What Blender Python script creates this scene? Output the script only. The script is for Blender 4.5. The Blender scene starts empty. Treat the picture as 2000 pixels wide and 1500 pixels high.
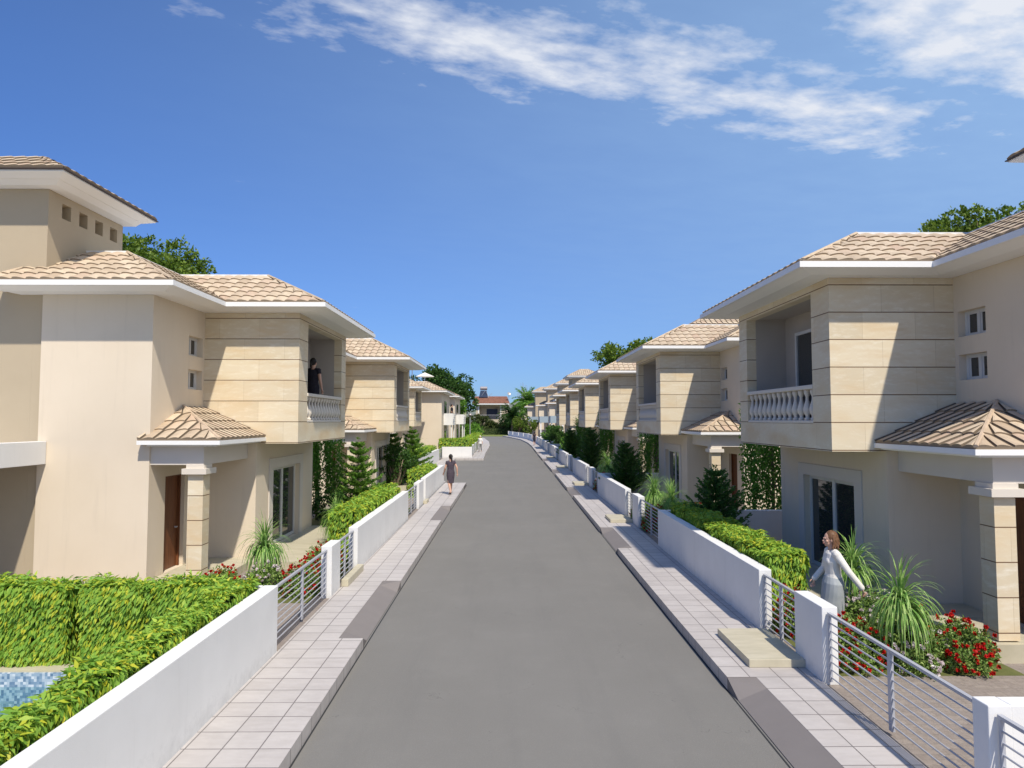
import bpy, bmesh, math, random
import numpy as np
from mathutils import Vector, Matrix
R = math.radians
rng = np.random.default_rng(7)
random.seed(7)
scene = bpy.context.scene
C = scene.collection

# ------------------------------------------------------------ materials
def mat(name, col, rough=0.7, spec=0.3, metal=0.0):
    m = bpy.data.materials.new(name); m.use_nodes = True
    b = m.node_tree.nodes['Principled BSDF']
    b.inputs['Base Color'].default_value = (*col, 1)
    b.inputs['Roughness'].default_value = rough
    b.inputs['Specular IOR Level'].default_value = spec
    b.inputs['Metallic'].default_value = metal
    return m
class NT:
    def __init__(s, m): s.m = m; s.t = m.node_tree; s.n = s.t.nodes; s.b = s.n.get('Principled BSDF')
    def new(s, kind, **kw):
        n = s.n.new(kind)
        for k, v in kw.items(): setattr(n, k, v)
        return n
    def link(s, a, b): s.t.links.new(a, b)
    def setv(s, sock, v):
        if hasattr(v, 'is_output') or isinstance(v, bpy.types.NodeSocket): s.link(v, sock)
        else: sock.default_value = v
    def math(s, op, a, b=0.0, c=None, clamp=False):
        n = s.new('ShaderNodeMath', operation=op); n.use_clamp = clamp
        s.setv(n.inputs[0], a); s.setv(n.inputs[1], b)
        if c is not None: s.setv(n.inputs[2], c)
        return n.outputs[0]
    def coord(s, kind='Object'): return s.new('ShaderNodeTexCoord').outputs[kind]
    def sep(s, v):
        n = s.new('ShaderNodeSeparateXYZ'); s.link(v, n.inputs[0]); return n.outputs
    def comb(s, x, y, z):
        n = s.new('ShaderNodeCombineXYZ')
        for i, v in enumerate((x, y, z)): s.setv(n.inputs[i], v)
        return n.outputs[0]
    def noise(s, vec, scale, detail=4, rough=0.55, out=0):
        n = s.new('ShaderNodeTexNoise'); n.inputs['Scale'].default_value = scale
        n.inputs['Detail'].default_value = detail; n.inputs['Roughness'].default_value = rough
        if vec is not None: s.link(vec, n.inputs['Vector'])
        return n.outputs[out]
    def ramp(s, f, stops):
        n = s.new('ShaderNodeValToRGB'); cr = n.color_ramp
        while len(cr.elements) < len(stops): cr.elements.new(0.5)
        for e, (p, c) in zip(cr.elements, stops):
            e.position = p; e.color = (*c, 1) if len(c) == 3 else c
        s.link(f, n.inputs[0]); return n.outputs[0]
    def mix(s, f, a, b, blend='MIX'):
        n = s.new('ShaderNodeMix', data_type='RGBA', blend_type=blend)
        s.setv(n.inputs[0], f)
        s.setv(n.inputs[6], a if not isinstance(a, tuple) else (*a, 1)); s.setv(n.inputs[7], b if not isinstance(b, tuple) else (*b, 1))
        return n.outputs[2]
    def bump(s, h, strength=0.3, dist=0.01):
        n = s.new('ShaderNodeBump'); n.inputs['Strength'].default_value = strength
        n.inputs['Distance'].default_value = dist; s.link(h, n.inputs['Height'])
        s.link(n.outputs[0], s.b.inputs['Normal'])
    def col(s, v): s.link(v, s.b.inputs['Base Color'])

def mottled(name, c1, c2, scale=3, rough=0.75, bumpd=0.004, fine=90, spec=0.2, wear=False):
    m = mat(name, c1, rough, spec); t = NT(m); o = t.coord()
    n = t.noise(o, scale, 6, 0.6)
    c = t.ramp(n, [(0.3, c1), (0.7, c2)])
    if wear:   # faint rain streaks and rising splash dirt of uneven height
        x, y, z = t.sep(o); u = t.math('ADD', x, y)
        st = t.noise(t.comb(t.math('MULTIPLY', u, 5.0), t.math('MULTIPLY', z, 0.35), 0.0), 1.0, 6, 0.65)
        c = t.mix(t.math('MULTIPLY', t.math('SUBTRACT', st, 0.55, clamp=True), 0.9, clamp=True), c, tuple(v*0.62 for v in c1))
        sp = t.noise(t.comb(u, z, 0.0), 6.0, 5, 0.7)
        hh = t.math('SUBTRACT', t.math('MULTIPLY', sp, 0.9), z)
        c = t.mix(t.math('MULTIPLY', t.math('ADD', hh, -0.08), 1.1, clamp=True), c, tuple(v*0.60 for v in c1))
    t.col(c)
    t.bump(t.noise(o, fine, 3), 0.25, bumpd)
    return m
M = {}
M['plaster'] = mottled('cream_plaster', (0.665, 0.57, 0.445), (0.705, 0.61, 0.485), 0.8, wear=True)
M['tan'] = mottled('tan_plaster', (0.43, 0.355, 0.25), (0.465, 0.385, 0.275), 0.8)
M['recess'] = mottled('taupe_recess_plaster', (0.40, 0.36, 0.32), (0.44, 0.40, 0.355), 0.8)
M['shadepanel'] = mat('shade_blue_panel', (0.30, 0.37, 0.42), 0.5)  # bluish shade on the tower house balconies, put into the base colour
M['greyplaster'] = mottled('grey_plaster', (0.60, 0.55, 0.49), (0.64, 0.59, 0.53), 0.8)
M['white'] = mottled('white_render', (0.71, 0.705, 0.695), (0.76, 0.755, 0.745), 1.5, wear=True)
M['whitetrim'] = mat('white_trim_paint', (0.82, 0.81, 0.79), 0.6, 0.2)
M['frame'] = mat('white_window_frame', (0.60, 0.60, 0.59), 0.4)
M['glass'] = mat('window_glass', (0.035, 0.038, 0.04), 0.03, 0.9)
M['curtain'] = mat('grey_curtain', (0.35, 0.33, 0.3), 0.9)
M['metal'] = mat('painted_steel_rail', (0.40, 0.41, 0.45), 0.35, 0.5)
M['dummy'] = M['metal']
M['rail_white'] = mat('balustrade_stone', (0.66, 0.6, 0.52), 0.6)
def stone():
    m = mat('sandstone_cladding', (0.6, 0.5, 0.36), 0.65, 0.25); t = NT(m); x, y, z = t.sep(t.coord())
    u = t.math('ADD', x, y); zz = t.math('SUBTRACT', z, 2.92)
    vec = t.comb(u, zz, 0.0)
    br = t.new('ShaderNodeTexBrick'); t.link(vec, br.inputs['Vector'])
    br.offset = 0.37; br.squash = 1.0; br.squash_frequency = 2; br.offset_frequency = 2
    br.inputs['Scale'].default_value = 1; br.inputs['Brick Width'].default_value = 0.93; br.inputs['Row Height'].default_value = 0.483
    br.inputs['Mortar Size'].default_value = 0.0025; br.inputs['Mortar Smooth'].default_value = 0.2
    br.inputs['Color1'].default_value = (0.70, 0.615, 0.47, 1); br.inputs['Color2'].default_value = (0.60, 0.52, 0.39, 1)
    br.inputs['Mortar'].default_value = (0.40, 0.32, 0.22, 1)
    v2 = t.comb(t.math('MULTIPLY', u, 0.8), t.math('MULTIPLY', zz, 2.4), t.math('MULTIPLY', y, 0.3))
    w = t.noise(v2, 2.0, 8, 0.65)
    c = t.mix(t.math('MULTIPLY', w, 0.9, clamp=True), br.outputs[0], (0.58, 0.53, 0.44), 'SOFT_LIGHT')
    w2 = t.noise(v2, 4.5, 6, 0.7)
    c = t.mix(t.math('MULTIPLY', t.math('SUBTRACT', w2, 0.50, clamp=True), 2.2, clamp=True), c, (0.84, 0.80, 0.70))
    w3 = t.noise(v2, 1.1, 5, 0.6)
    c = t.mix(t.math('MULTIPLY', t.math('SUBTRACT', w3, 0.46, clamp=True), 3.4, clamp=True), c, (0.63, 0.48, 0.29))
    fr = t.math('FRACT', t.math('DIVIDE', t.math('ADD', zz, 4.83), 0.483))
    line = t.math('LESS_THAN', t.math('ABSOLUTE', t.math('SUBTRACT', fr, 0.5)), 0.484)
    c = t.mix(line, (0.17, 0.10, 0.055), c)
    t.col(c)
    h = t.math('ADD', t.math('MULTIPLY', line, 1.0), t.math('MULTIPLY', w2, 0.08))
    t.bump(h, 0.8, 0.012)
    return m
M['stone'] = stone()
def tile_mat(name, c1, c2, c3):
    m = mat(name, c1, 0.75, 0.2); t = NT(m)
    g = t.new('ShaderNodeAttribute'); g.attribute_name = 'tid'; g.attribute_type = 'GEOMETRY'
    wn = t.new('ShaderNodeTexWhiteNoise', noise_dimensions='1D'); t.link(g.outputs['Fac'], wn.inputs['W'])
    o = t.coord()
    c = t.ramp(wn.outputs[0], [(0.0, c1), (0.5, c2), (1.0, c3)])
    n = t.noise(o, 7, 6, 0.7)
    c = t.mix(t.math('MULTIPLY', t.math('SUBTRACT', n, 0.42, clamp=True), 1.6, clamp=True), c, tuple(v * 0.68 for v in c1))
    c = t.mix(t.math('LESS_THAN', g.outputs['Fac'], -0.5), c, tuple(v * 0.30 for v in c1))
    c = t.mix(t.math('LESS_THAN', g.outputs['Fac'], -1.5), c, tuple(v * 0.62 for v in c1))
    t.col(c); t.bump(t.noise(o, 60, 4), 0.3, 0.006)
    return m
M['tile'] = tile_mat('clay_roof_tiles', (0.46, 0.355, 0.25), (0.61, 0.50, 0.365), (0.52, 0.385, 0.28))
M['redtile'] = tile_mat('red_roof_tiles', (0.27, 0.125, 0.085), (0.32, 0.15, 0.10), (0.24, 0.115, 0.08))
def wood():
    m = mat('brown_wood', (0.15, 0.05, 0.02), 0.45, 0.4); t = NT(m); x, y, z = t.sep(t.coord())
    v = t.comb(t.math('MULTIPLY', t.math('ADD', x, y), 9), 0.0, t.math('MULTIPLY', z, 0.8))
    t.col(t.ramp(t.noise(v, 2.5, 6, 0.6), [(0.3, (0.10, 0.032, 0.012)), (0.7, (0.20, 0.075, 0.028))]))
    return m
M['wood'] = wood()
def asphalt():
    m = mat('asphalt', (0.2, 0.2, 0.19), 0.85, 0.2); t = NT(m); o = t.coord('Object')
    n1 = t.noise(o, 0.35, 5, 0.6); n2 = t.noise(o, 70, 4, 0.7)
    c = t.ramp(n1, [(0.3, (0.182, 0.174, 0.160)), (0.7, (0.204, 0.195, 0.180))])
    c = t.mix(t.math('MULTIPLY', t.math('SUBTRACT', n2, 0.4, clamp=True), 0.9), c, (0.13, 0.128, 0.124))
    ox, oy, oz = t.sep(o)
    st = t.noise(t.comb(t.math('MULTIPLY', ox, 1.2), t.math('MULTIPLY', oy, 0.12), 0.0), 1.6, 6, 0.65)
    c = t.mix(t.math('MULTIPLY', t.math('SUBTRACT', st, 0.5, clamp=True), 1.1, clamp=True), c, (0.135, 0.132, 0.128))
    vo = t.new('ShaderNodeTexVoronoi', feature='F1'); t.link(o, vo.inputs['Vector']); vo.inputs['Scale'].default_value = 110
    c = t.mix(t.math('MULTIPLY', t.math('LESS_THAN', vo.outputs['Distance'], 0.22), 0.35), c, (0.33, 0.32, 0.30))
    pt = t.noise(o, 1.4, 7, 0.72)
    c = t.mix(t.math('MULTIPLY', t.math('SUBTRACT', pt, 0.52, clamp=True), 0.8, clamp=True), c, (0.235, 0.226, 0.21))
    vc = t.new('ShaderNodeTexVoronoi', feature='DISTANCE_TO_EDGE'); vc.inputs['Scale'].default_value = 0.32
    wv = t.new('ShaderNodeVectorMath', operation='ADD'); t.link(o, wv.inputs[0])
    nz = t.new('ShaderNodeVectorMath', operation='SCALE'); t.link(t.noise(o, 1.1, 6, 0.7, 1), nz.inputs[0]); nz.inputs['Scale'].default_value = 1.6
    t.link(nz.outputs[0], wv.inputs[1]); t.link(wv.outputs[0], vc.inputs['Vector'])
    crk = t.math('MULTIPLY', t.math('LESS_THAN', vc.outputs['Distance'], 0.0022), t.math('GREATER_THAN', pt, 0.56))
    c = t.mix(t.math('MULTIPLY', crk, 0.5), c, (0.08, 0.078, 0.075))
    t.col(c); t.bump(n2, 0.5, 0.006); return m
M['asphalt'] = asphalt()
def paver(name, base, base2, joint, size, jw, ox=0.0, oy=0.0, veins=True):
    m = mat(name, base, 0.6, 0.3); t = NT(m); x, y, z = t.sep(t.coord())
    fx = t.math('FRACT', t.math('DIVIDE', t.math('ADD', x, 100 * size + ox), size))
    fy = t.math('FRACT', t.math('DIVIDE', t.math('ADD', y, 100 * size + oy), size))
    j = t.math('MINIMUM', t.math('MINIMUM', fx, t.math('SUBTRACT', 1.0, fx)), t.math('MINIMUM', fy, t.math('SUBTRACT', 1.0, fy)))
    solid = t.math('GREATER_THAN', j, jw / size / 2)
    cx = t.math('FLOOR', t.math('DIVIDE', t.math('ADD', x, 100 * size + ox), size)); cy = t.math('FLOOR', t.math('DIVIDE', t.math('ADD', y, 100 * size + oy), size))
    wn = t.new('ShaderNodeTexWhiteNoise', noise_dimensions='2D'); t.link(t.comb(cx, cy, 0.0), wn.inputs['Vector'])
    off = wn.outputs['Color']
    va = t.new('ShaderNodeVectorMath', operation='ADD'); t.link(t.comb(t.math('MULTIPLY', x, 0.6), t.math('MULTIPLY', y, 2.2), z), va.inputs[0]); t.link(off, va.inputs[1])
    n = t.noise(va.outputs[0], 5, 7, 0.65)
    c = t.ramp(n, [(0.3, base), (0.72, base2)])
    c = t.mix(t.math('MULTIPLY', wn.outputs['Value'], 0.14), c, (0.8, 0.76, 0.72))
    gr = t.noise(t.coord(), 0.8, 6, 0.7)
    c = t.mix(t.math('MULTIPLY', t.math('SUBTRACT', gr, 0.48, clamp=True), 1.6, clamp=True), c, tuple(v*0.72 for v in base))
    c = t.mix(solid, joint, c)
    t.col(c); t.bump(t.math('ADD', solid, t.math('MULTIPLY', n, 0.1)), 0.6, 0.006); return m
M['sidewalk'] = paver('pavement_tiles', (0.42, 0.385, 0.365), (0.49, 0.455, 0.435), (0.17, 0.15, 0.145), 0.373, 0.013, 0.235, 0.05)
M['ramp'] = mottled('ramp_concrete', (0.20, 0.18, 0.172), (0.215, 0.194, 0.185), 2.5)
def travertine(name, a, b, s=(1.2, 5.5)):
    m = mat(name, a, 0.55, 0.3); t = NT(m); x, y, z = t.sep(t.coord())
    v = t.comb(t.math('MULTIPLY', x, s[0]), t.math('MULTIPLY', y, s[1]), z)
    n = t.noise(v, 1.5, 8, 0.65); t.col(t.ramp(n, [(0.3, a), (0.7, b)])); t.bump(n, 0.2, 0.004); return m
M['terrace'] = travertine('beige_terrace_stone', (0.44, 0.40, 0.29), (0.56, 0.51, 0.39))
def gravel():
    m = mat('driveway_setts', (0.3, 0.26, 0.23), 0.85, 0.2); t = NT(m); o = t.coord()
    br = t.new('ShaderNodeTexBrick'); t.link(o, br.inputs['Vector'])
    br.inputs['Scale'].default_value = 1; br.inputs['Brick Width'].default_value = 0.22; br.inputs['Row Height'].default_value = 0.11
    br.inputs['Mortar Size'].default_value = 0.004
    br.inputs['Color1'].default_value = (0.32, 0.275, 0.24, 1); br.inputs['Color2'].default_value = (0.27, 0.23, 0.205, 1); br.inputs['Mortar'].default_value = (0.22, 0.19, 0.165, 1)
    n = t.noise(o, 16, 7, 0.7)
    c = t.mix(t.math('MULTIPLY', t.math('SUBTRACT', n, 0.42, clamp=True), 2.2, clamp=True), br.outputs[0], (0.18, 0.15, 0.13)); t.col(c)
    t.bump(t.noise(o, 50, 5, 0.7), 0.6, 0.012); return m
M['drive'] = gravel()
M['soil'] = mottled('garden_soil_grass', (0.10, 0.115, 0.035), (0.14, 0.145, 0.05), 6)
M['terrain'] = mottled('dry_terrain', (0.17, 0.18, 0.08), (0.24, 0.21, 0.12), 0.05)
M['grass'] = mottled('grass', (0.16, 0.20, 0.05), (0.22, 0.25, 0.08), 2)
M['hill'] = mottled('far_hill', (0.16, 0.19, 0.16), (0.22, 0.22, 0.17), 0.02)
def mosaic():
    m = mat('pool_mosaic', (0.3, 0.45, 0.6), 0.2, 0.5); t = NT(m); x, y, z = t.sep(t.coord())
    S = 0.035
    q = [t.math('FLOOR', t.math('DIVIDE', a, S)) for a in (x, y, z)]
    wn = t.new('ShaderNodeTexWhiteNoise', noise_dimensions='3D'); t.link(t.comb(*q), wn.inputs['Vector'])
    t.col(t.ramp(wn.outputs['Value'], [(0.0, (0.12, 0.20, 0.30)), (0.35, (0.24, 0.34, 0.44)), (0.7, (0.42, 0.50, 0.56)), (1.0, (0.62, 0.66, 0.69))])); return m
M['mosaic'] = mosaic()
def water():
    m = bpy.data.materials.new('pool_water'); m.use_nodes = True; t = NT(m); t.n.remove(t.b)
    bp = t.new('ShaderNodeBump'); bp.inputs['Strength'].default_value = 0.25; bp.inputs['Distance'].default_value = 0.02; t.link(t.noise(t.coord(), 9, 3), bp.inputs['Height'])
    gl = t.new('ShaderNodeBsdfGlossy'); gl.inputs['Roughness'].default_value = 0.03; t.link(bp.outputs[0], gl.inputs['Normal'])
    tr = t.new('ShaderNodeBsdfTransparent'); tr.inputs[0].default_value = (0.72, 0.88, 0.94, 1)
    fr = t.new('ShaderNodeFresnel'); fr.inputs[0].default_value = 1.33; t.link(bp.outputs[0], fr.inputs['Normal'])
    mx = t.new('ShaderNodeMixShader'); t.link(fr.outputs[0], mx.inputs[0]); t.link(tr.outputs[0], mx.inputs[1]); t.link(gl.outputs[0], mx.inputs[2])
    t.link(mx.outputs[0], t.n['Material Output'].inputs[0]); return m
M['water'] = water()
def leafmat(name, stops, trans=0.35, rough=0.5):
    m = bpy.data.materials.new(name); m.use_nodes = True; t = NT(m)
    g = t.new('ShaderNodeNewGeometry')
    c = t.ramp(g.outputs['Random Per Island'], stops)
    n = t.noise(t.coord(), 1.3, 3)
    c = t.mix(0.35, c, t.mix(n, (0.25, 0.3, 0.2), (1, 1, 0.9)), 'SOFT_LIGHT')
    t.col(c); t.b.inputs['Roughness'].default_value = rough; t.b.inputs['Specular IOR Level'].default_value = 0.25
    tr = t.new('ShaderNodeBsdfTranslucent'); t.link(c, tr.inputs[0])
    mx = t.new('ShaderNodeMixShader'); mx.inputs[0].default_value = trans
    t.link(t.b.outputs[0], mx.inputs[1]); t.link(tr.outputs[0], mx.inputs[2])
    t.link(mx.outputs[0], t.n['Material Output'].inputs[0]); return m
M['hedge'] = leafmat('hedge_leaves', [(0, (0.18, 0.36, 0.05)), (0.55, (0.31, 0.50, 0.08)), (0.82, (0.44, 0.56, 0.06)), (1, (0.60, 0.56, 0.05))], 0.35)
M['hedgecore'] = mat('hedge_twigs', (0.035, 0.06, 0.015), 0.9)
M['leafdark'] = leafmat('dark_leaves', [(0, (0.025, 0.07, 0.018)), (0.6, (0.05, 0.12, 0.025)), (1, (0.09, 0.17, 0.035))])
M['conifer'] = leafmat('conifer_needles', [(0, (0.06, 0.15, 0.025)), (0.6, (0.14, 0.29, 0.04)), (1, (0.28, 0.43, 0.07))], 0.35)
M['coniferdark'] = leafmat('dark_conifer_needles', [(0, (0.04, 0.11, 0.025)), (0.6, (0.075, 0.18, 0.04)), (1, (0.15, 0.28, 0.06))], 0.3)
M['birch'] = leafmat('weeping_leaves', [(0, (0.06, 0.17, 0.025)), (0.6, (0.11, 0.28, 0.04)), (1, (0.20, 0.40, 0.06))], 0.4)
M['treeleaf'] = leafmat('tree_leaves', [(0, (0.06, 0.12, 0.015)), (0.5, (0.12, 0.20, 0.025)), (1, (0.22, 0.30, 0.05))], 0.3)
M['brightleaf'] = leafmat('bright_leaves', [(0, (0.07, 0.19, 0.03)), (0.5, (0.13, 0.30, 0.04)), (1, (0.26, 0.42, 0.07))], 0.35)
M['palm'] = leafmat('grass_palm_leaves', [(0, (0.12, 0.26, 0.06)), (0.5, (0.24, 0.42, 0.10)), (1, (0.46, 0.60, 0.22))], 0.35)
M['roseleaf'] = leafmat('rose_leaves', [(0, (0.07, 0.14, 0.03)), (0.5, (0.17, 0.28, 0.06)), (1, (0.38, 0.48, 0.15))], 0.3)
M['olive'] = leafmat('olive_hedge_leaves', [(0, (0.025, 0.05, 0.012)), (0.5, (0.06, 0.09, 0.025)), (1, (0.13, 0.15, 0.05))], 0.25)
M['red'] = leafmat('red_petals', [(0, (0.30, 0.004, 0.004)), (0.6, (0.5, 0.008, 0.008)), (1, (0.66, 0.02, 0.015))], 0.15)
M['pink'] = leafmat('white_petals', [(0, (0.55, 0.42, 0.46)), (0.6, (0.72, 0.62, 0.64)), (1, (0.85, 0.82, 0.82))], 0.2)
M['bark'] = mottled('bark', (0.16, 0.12, 0.085), (0.26, 0.21, 0.16), 14, 0.9, 0.02, 40)
M['skin'] = mat('skin', (0.56, 0.33, 0.235), 0.5, 0.35)
M['hairbrown'] = mottled('brown_hair', (0.07, 0.034, 0.018), (0.22, 0.115, 0.06), 60, 0.5)
M['hairblack'] = mottled('black_hair', (0.012, 0.010, 0.010), (0.03, 0.025, 0.022), 40, 0.4)
M['knit'] = mottled('white_sweater_knit', (0.66, 0.63, 0.57), (0.76, 0.73, 0.68), 9, 0.9, 0.01, 150)
M['skirt'] = mottled('blue_grey_cloth', (0.30, 0.33, 0.34), (0.40, 0.42, 0.43), 5, 0.85)
M['blackcloth'] = mottled('black_cloth', (0.018, 0.017, 0.024), (0.035, 0.032, 0.045), 20, 0.8)
M['darkdress'] = mottled('charcoal_dress', (0.045, 0.037, 0.05), (0.10, 0.08, 0.10), 30, 0.8)
M['greycloth'] = mat('grey_cloth', (0.25, 0.25, 0.26), 0.85)
M['shoe'] = mat('dark_shoe', (0.03, 0.025, 0.025), 0.4)
M['eye'] = mat('eye', (0.05, 0.035, 0.03), 0.2); M['lip'] = mat('lip', (0.45, 0.16, 0.14), 0.4)
M['blackmetal'] = mat('dark_gutter', (0.05, 0.035, 0.03), 0.5)
M['navy'] = mat('dark_doorway', (0.03, 0.035, 0.06), 0.3)
M['panel'] = mat('solar_panel', (0.03, 0.04, 0.07), 0.15, 0.7)
M['tank'] = mat('steel_tank', (0.42, 0.38, 0.37), 0.3, 0.5, 0.4)
M['parasol'] = mat('cream_canvas', (0.75, 0.72, 0.64), 0.9)

# ------------------------------------------------------------ mesh helpers
class MB:
    def __init__(s): s.v = []; s.f = []; s.tid = None
    def add(s, vs, fs):
        o = len(s.v); s.v += [tuple(p) for p in vs]; s.f += [tuple(i + o for i in f) for f in fs]
    def quad(s, a, b, c, d): s.add([a, b, c, d], [(0, 1, 2, 3)])
    def box(s, x0, x1, y0, y1, z0, z1):
        if x0 > x1: x0, x1 = x1, x0
        if y0 > y1: y0, y1 = y1, y0
        s.add([(x0,y0,z0),(x1,y0,z0),(x1,y1,z0),(x0,y1,z0),(x0,y0,z1),(x1,y0,z1),(x1,y1,z1),(x0,y1,z1)],
              [(0,3,2,1),(4,5,6,7),(0,1,5,4),(1,2,6,5),(2,3,7,6),(3,0,4,7)])
    def prism(s, pts, z0, z1):
        n = len(pts)
        a = sum(pts[i][0]*pts[(i+1)%n][1]-pts[(i+1)%n][0]*pts[i][1] for i in range(n))
        if a < 0: pts = pts[::-1]
        s.add([(x, y, z0) for x, y in pts] + [(x, y, z1) for x, y in pts],
              [tuple(range(n-1, -1, -1)), tuple(range(n, 2*n))] + [(i, (i+1)%n, n+(i+1)%n, n+i) for i in range(n)])
    def frustum(s, A, za, Bp, zb):
        n = len(A); a = sum(A[i][0]*A[(i+1)%n][1]-A[(i+1)%n][0]*A[i][1] for i in range(n))
        if a < 0: A = A[::-1]; Bp = Bp[::-1]
        s.add([(x, y, za) for x, y in A] + [(x, y, zb) for x, y in Bp],
              [tuple(range(n-1, -1, -1)), tuple(range(n, 2*n))] + [(i, (i+1)%n, n+(i+1)%n, n+i) for i in range(n)])
    def tube(s, pts, rad, seg=8, cap=True):
        pts = [Vector(p) for p in pts]; n = len(pts)
        if not hasattr(rad, '__len__'): rad = [rad]*n
        vs = []; up = None
        for i, p in enumerate(pts):
            d = (pts[min(i+1, n-1)] - pts[max(i-1, 0)]).normalized()
            if up is None: up = Vector((0, 0, 1)) if abs(d.z) < 0.75 else Vector((0, 1, 0))
            a = d.cross(up).normalized(); b = d.cross(a).normalized(); up = a.cross(d)
            r = rad[i]; rx, ry = r if hasattr(r, '__len__') else (r, r)
            for k in range(seg):
                t = 2*math.pi*k/seg; vs.append(p + a*math.cos(t)*rx + b*math.sin(t)*ry)
        fs = [(i*seg+k, i*seg+(k+1)%seg, (i+1)*seg+(k+1)%seg, (i+1)*seg+k) for i in range(n-1) for k in range(seg)]
        if cap: fs += [tuple(range(seg-1, -1, -1)), tuple((n-1)*seg+k for k in range(seg))]
        s.add(vs, fs)
    def lathe(s, c, prof, seg=12, sx=1, sy=1):
        vs = []; n = len(prof)
        for r, z in prof:
            for k in range(seg):
                t = 2*math.pi*k/seg; vs.append((c[0]+r*math.cos(t)*sx, c[1]+r*math.sin(t)*sy, c[2]+z))
        fs = [(i*seg+k, i*seg+(k+1)%seg, (i+1)*seg+(k+1)%seg, (i+1)*seg+k) for i in range(n-1) for k in range(seg)]
        fs += [tuple(range(seg-1, -1, -1)), tuple((n-1)*seg+k for k in range(seg))]
        s.add(vs, fs)
    def ball(s, c, r, seg=10, rings=7):
        rx, ry, rz = r if hasattr(r, '__len__') else (r, r, r)
        prof = [(math.sin(math.pi*(i+0.02*(i==0)-0.02*(i==rings))/rings), -math.cos(math.pi*(i+0.02*(i==0)-0.02*(i==rings))/rings)) for i in range(rings+1)]
        vs = []; n = len(prof)
        for q, z in prof:
            for k in range(seg):
                t = 2*math.pi*k/seg; vs.append((c[0]+rx*q*math.cos(t), c[1]+ry*q*math.sin(t), c[2]+rz*z))
        fs = [(i*seg+k, i*seg+(k+1)%seg, (i+1)*seg+(k+1)%seg, (i+1)*seg+k) for i in range(n-1) for k in range(seg)]
        fs += [tuple(range(seg-1, -1, -1)), tuple((n-1)*seg+k for k in range(seg))]
        s.add(vs, fs)
    def build(s, name, m, parent=None, sx=1, smooth=False, bevel=0, label=None, kind=None, recalc=False):
        me = bpy.data.meshes.new(name)
        v = s.v if sx == 1 else [(p[0]*sx, p[1], p[2]) for p in s.v]
        f = s.f if sx == 1 else [t[::-1] for t in s.f]
        me.from_pydata(v, [], f)
        me.materials.append(m)
        if s.tid is not None:
            a = me.attributes.new('tid', 'FLOAT', 'FACE'); a.data.foreach_set('value', s.tid)
        if recalc:
            bm = bmesh.new(); bm.from_mesh(me); bmesh.ops.recalc_face_normals(bm, faces=bm.faces); bm.to_mesh(me); bm.free()
        if smooth: me.shade_smooth()
        o = bpy.data.objects.new(name, me); C.objects.link(o)
        if parent: o.parent = parent
        if bevel:
            b = o.modifiers.new('bevel', 'BEVEL'); b.width = bevel; b.segments = 2; b.limit_method = 'ANGLE'
        if label: o['label'] = label
        if kind: o['kind'] = kind
        return o
def empty(name, label, cat, loc=(0, 0, 0), rz=0, group=None):
    o = bpy.data.objects.new(name, None); C.objects.link(o); o.location = loc; o.rotation_euler = (0, 0, rz)
    o.empty_display_size = 0.3
    o['label'] = label; o['category'] = cat
    if group: o['group'] = group
    return o
def tag(o, label, cat, group=None):
    o['label'] = label; o['category'] = cat
    if group: o['group'] = group
    return o
def children_of(o): return [c for c in C.objects if c.parent == o]
def copy_tree(o, parent=None):
    c = o.copy(); C.objects.link(c); c.parent = parent
    for ch in children_of(o): copy_tree(ch, c)
    return c
def dup(o, label, loc, rz=None, scale=None):
    c = copy_tree(o); c.location = loc; c['label'] = label
    if rz is not None: c.rotation_euler = (0, 0, rz)
    if scale: c.scale = scale if hasattr(scale, '__len__') else (scale,)*3
    return c
def struct(o): o['kind'] = 'structure'; return o

def wall(mb, axis, pos, thick, a0, a1, z0, z1, holes=()):
    """vertical wall slab. axis 'x': plane x=pos..pos+thick spanning y a0..a1; axis 'y': plane y."""
    A = sorted({a0, a1, *[h[0] for h in holes], *[h[1] for h in holes]})
    Z = sorted({z0, z1, *[h[2] for h in holes], *[h[3] for h in holes]})
    def P(a, d, z): return (pos + d*thick, a, z) if axis == 'x' else (a, pos + d*thick, z)
    def solid(i, j):
        if i < 0 or j < 0 or i >= len(A)-1 or j >= len(Z)-1: return False
        ca, cz = (A[i]+A[i+1])/2, (Z[j]+Z[j+1])/2
        return not any(h[0] < ca < h[1] and h[2] < cz < h[3] for h in holes)
    for i in range(len(A)-1):
        for j in range(len(Z)-1):
            if not solid(i, j): continue
            p, q, r, t = A[i], A[i+1], Z[j], Z[j+1]
            mb.quad(P(p,0,r), P(q,0,r), P(q,0,t), P(p,0,t)); mb.quad(P(q,1,r), P(p,1,r), P(p,1,t), P(q,1,t))
            if not solid(i-1, j): mb.quad(P(p,1,r), P(p,0,r), P(p,0,t), P(p,1,t))
            if not solid(i+1, j): mb.quad(P(q,0,r), P(q,1,r), P(q,1,t), P(q,0,t))
            if not solid(i, j-1): mb.quad(P(p,1,r), P(q,1,r), P(q,0,r), P(p,0,r))
            if not solid(i, j+1): mb.quad(P(p,0,t), P(q,0,t), P(q,1,t), P(p,1,t))

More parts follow.
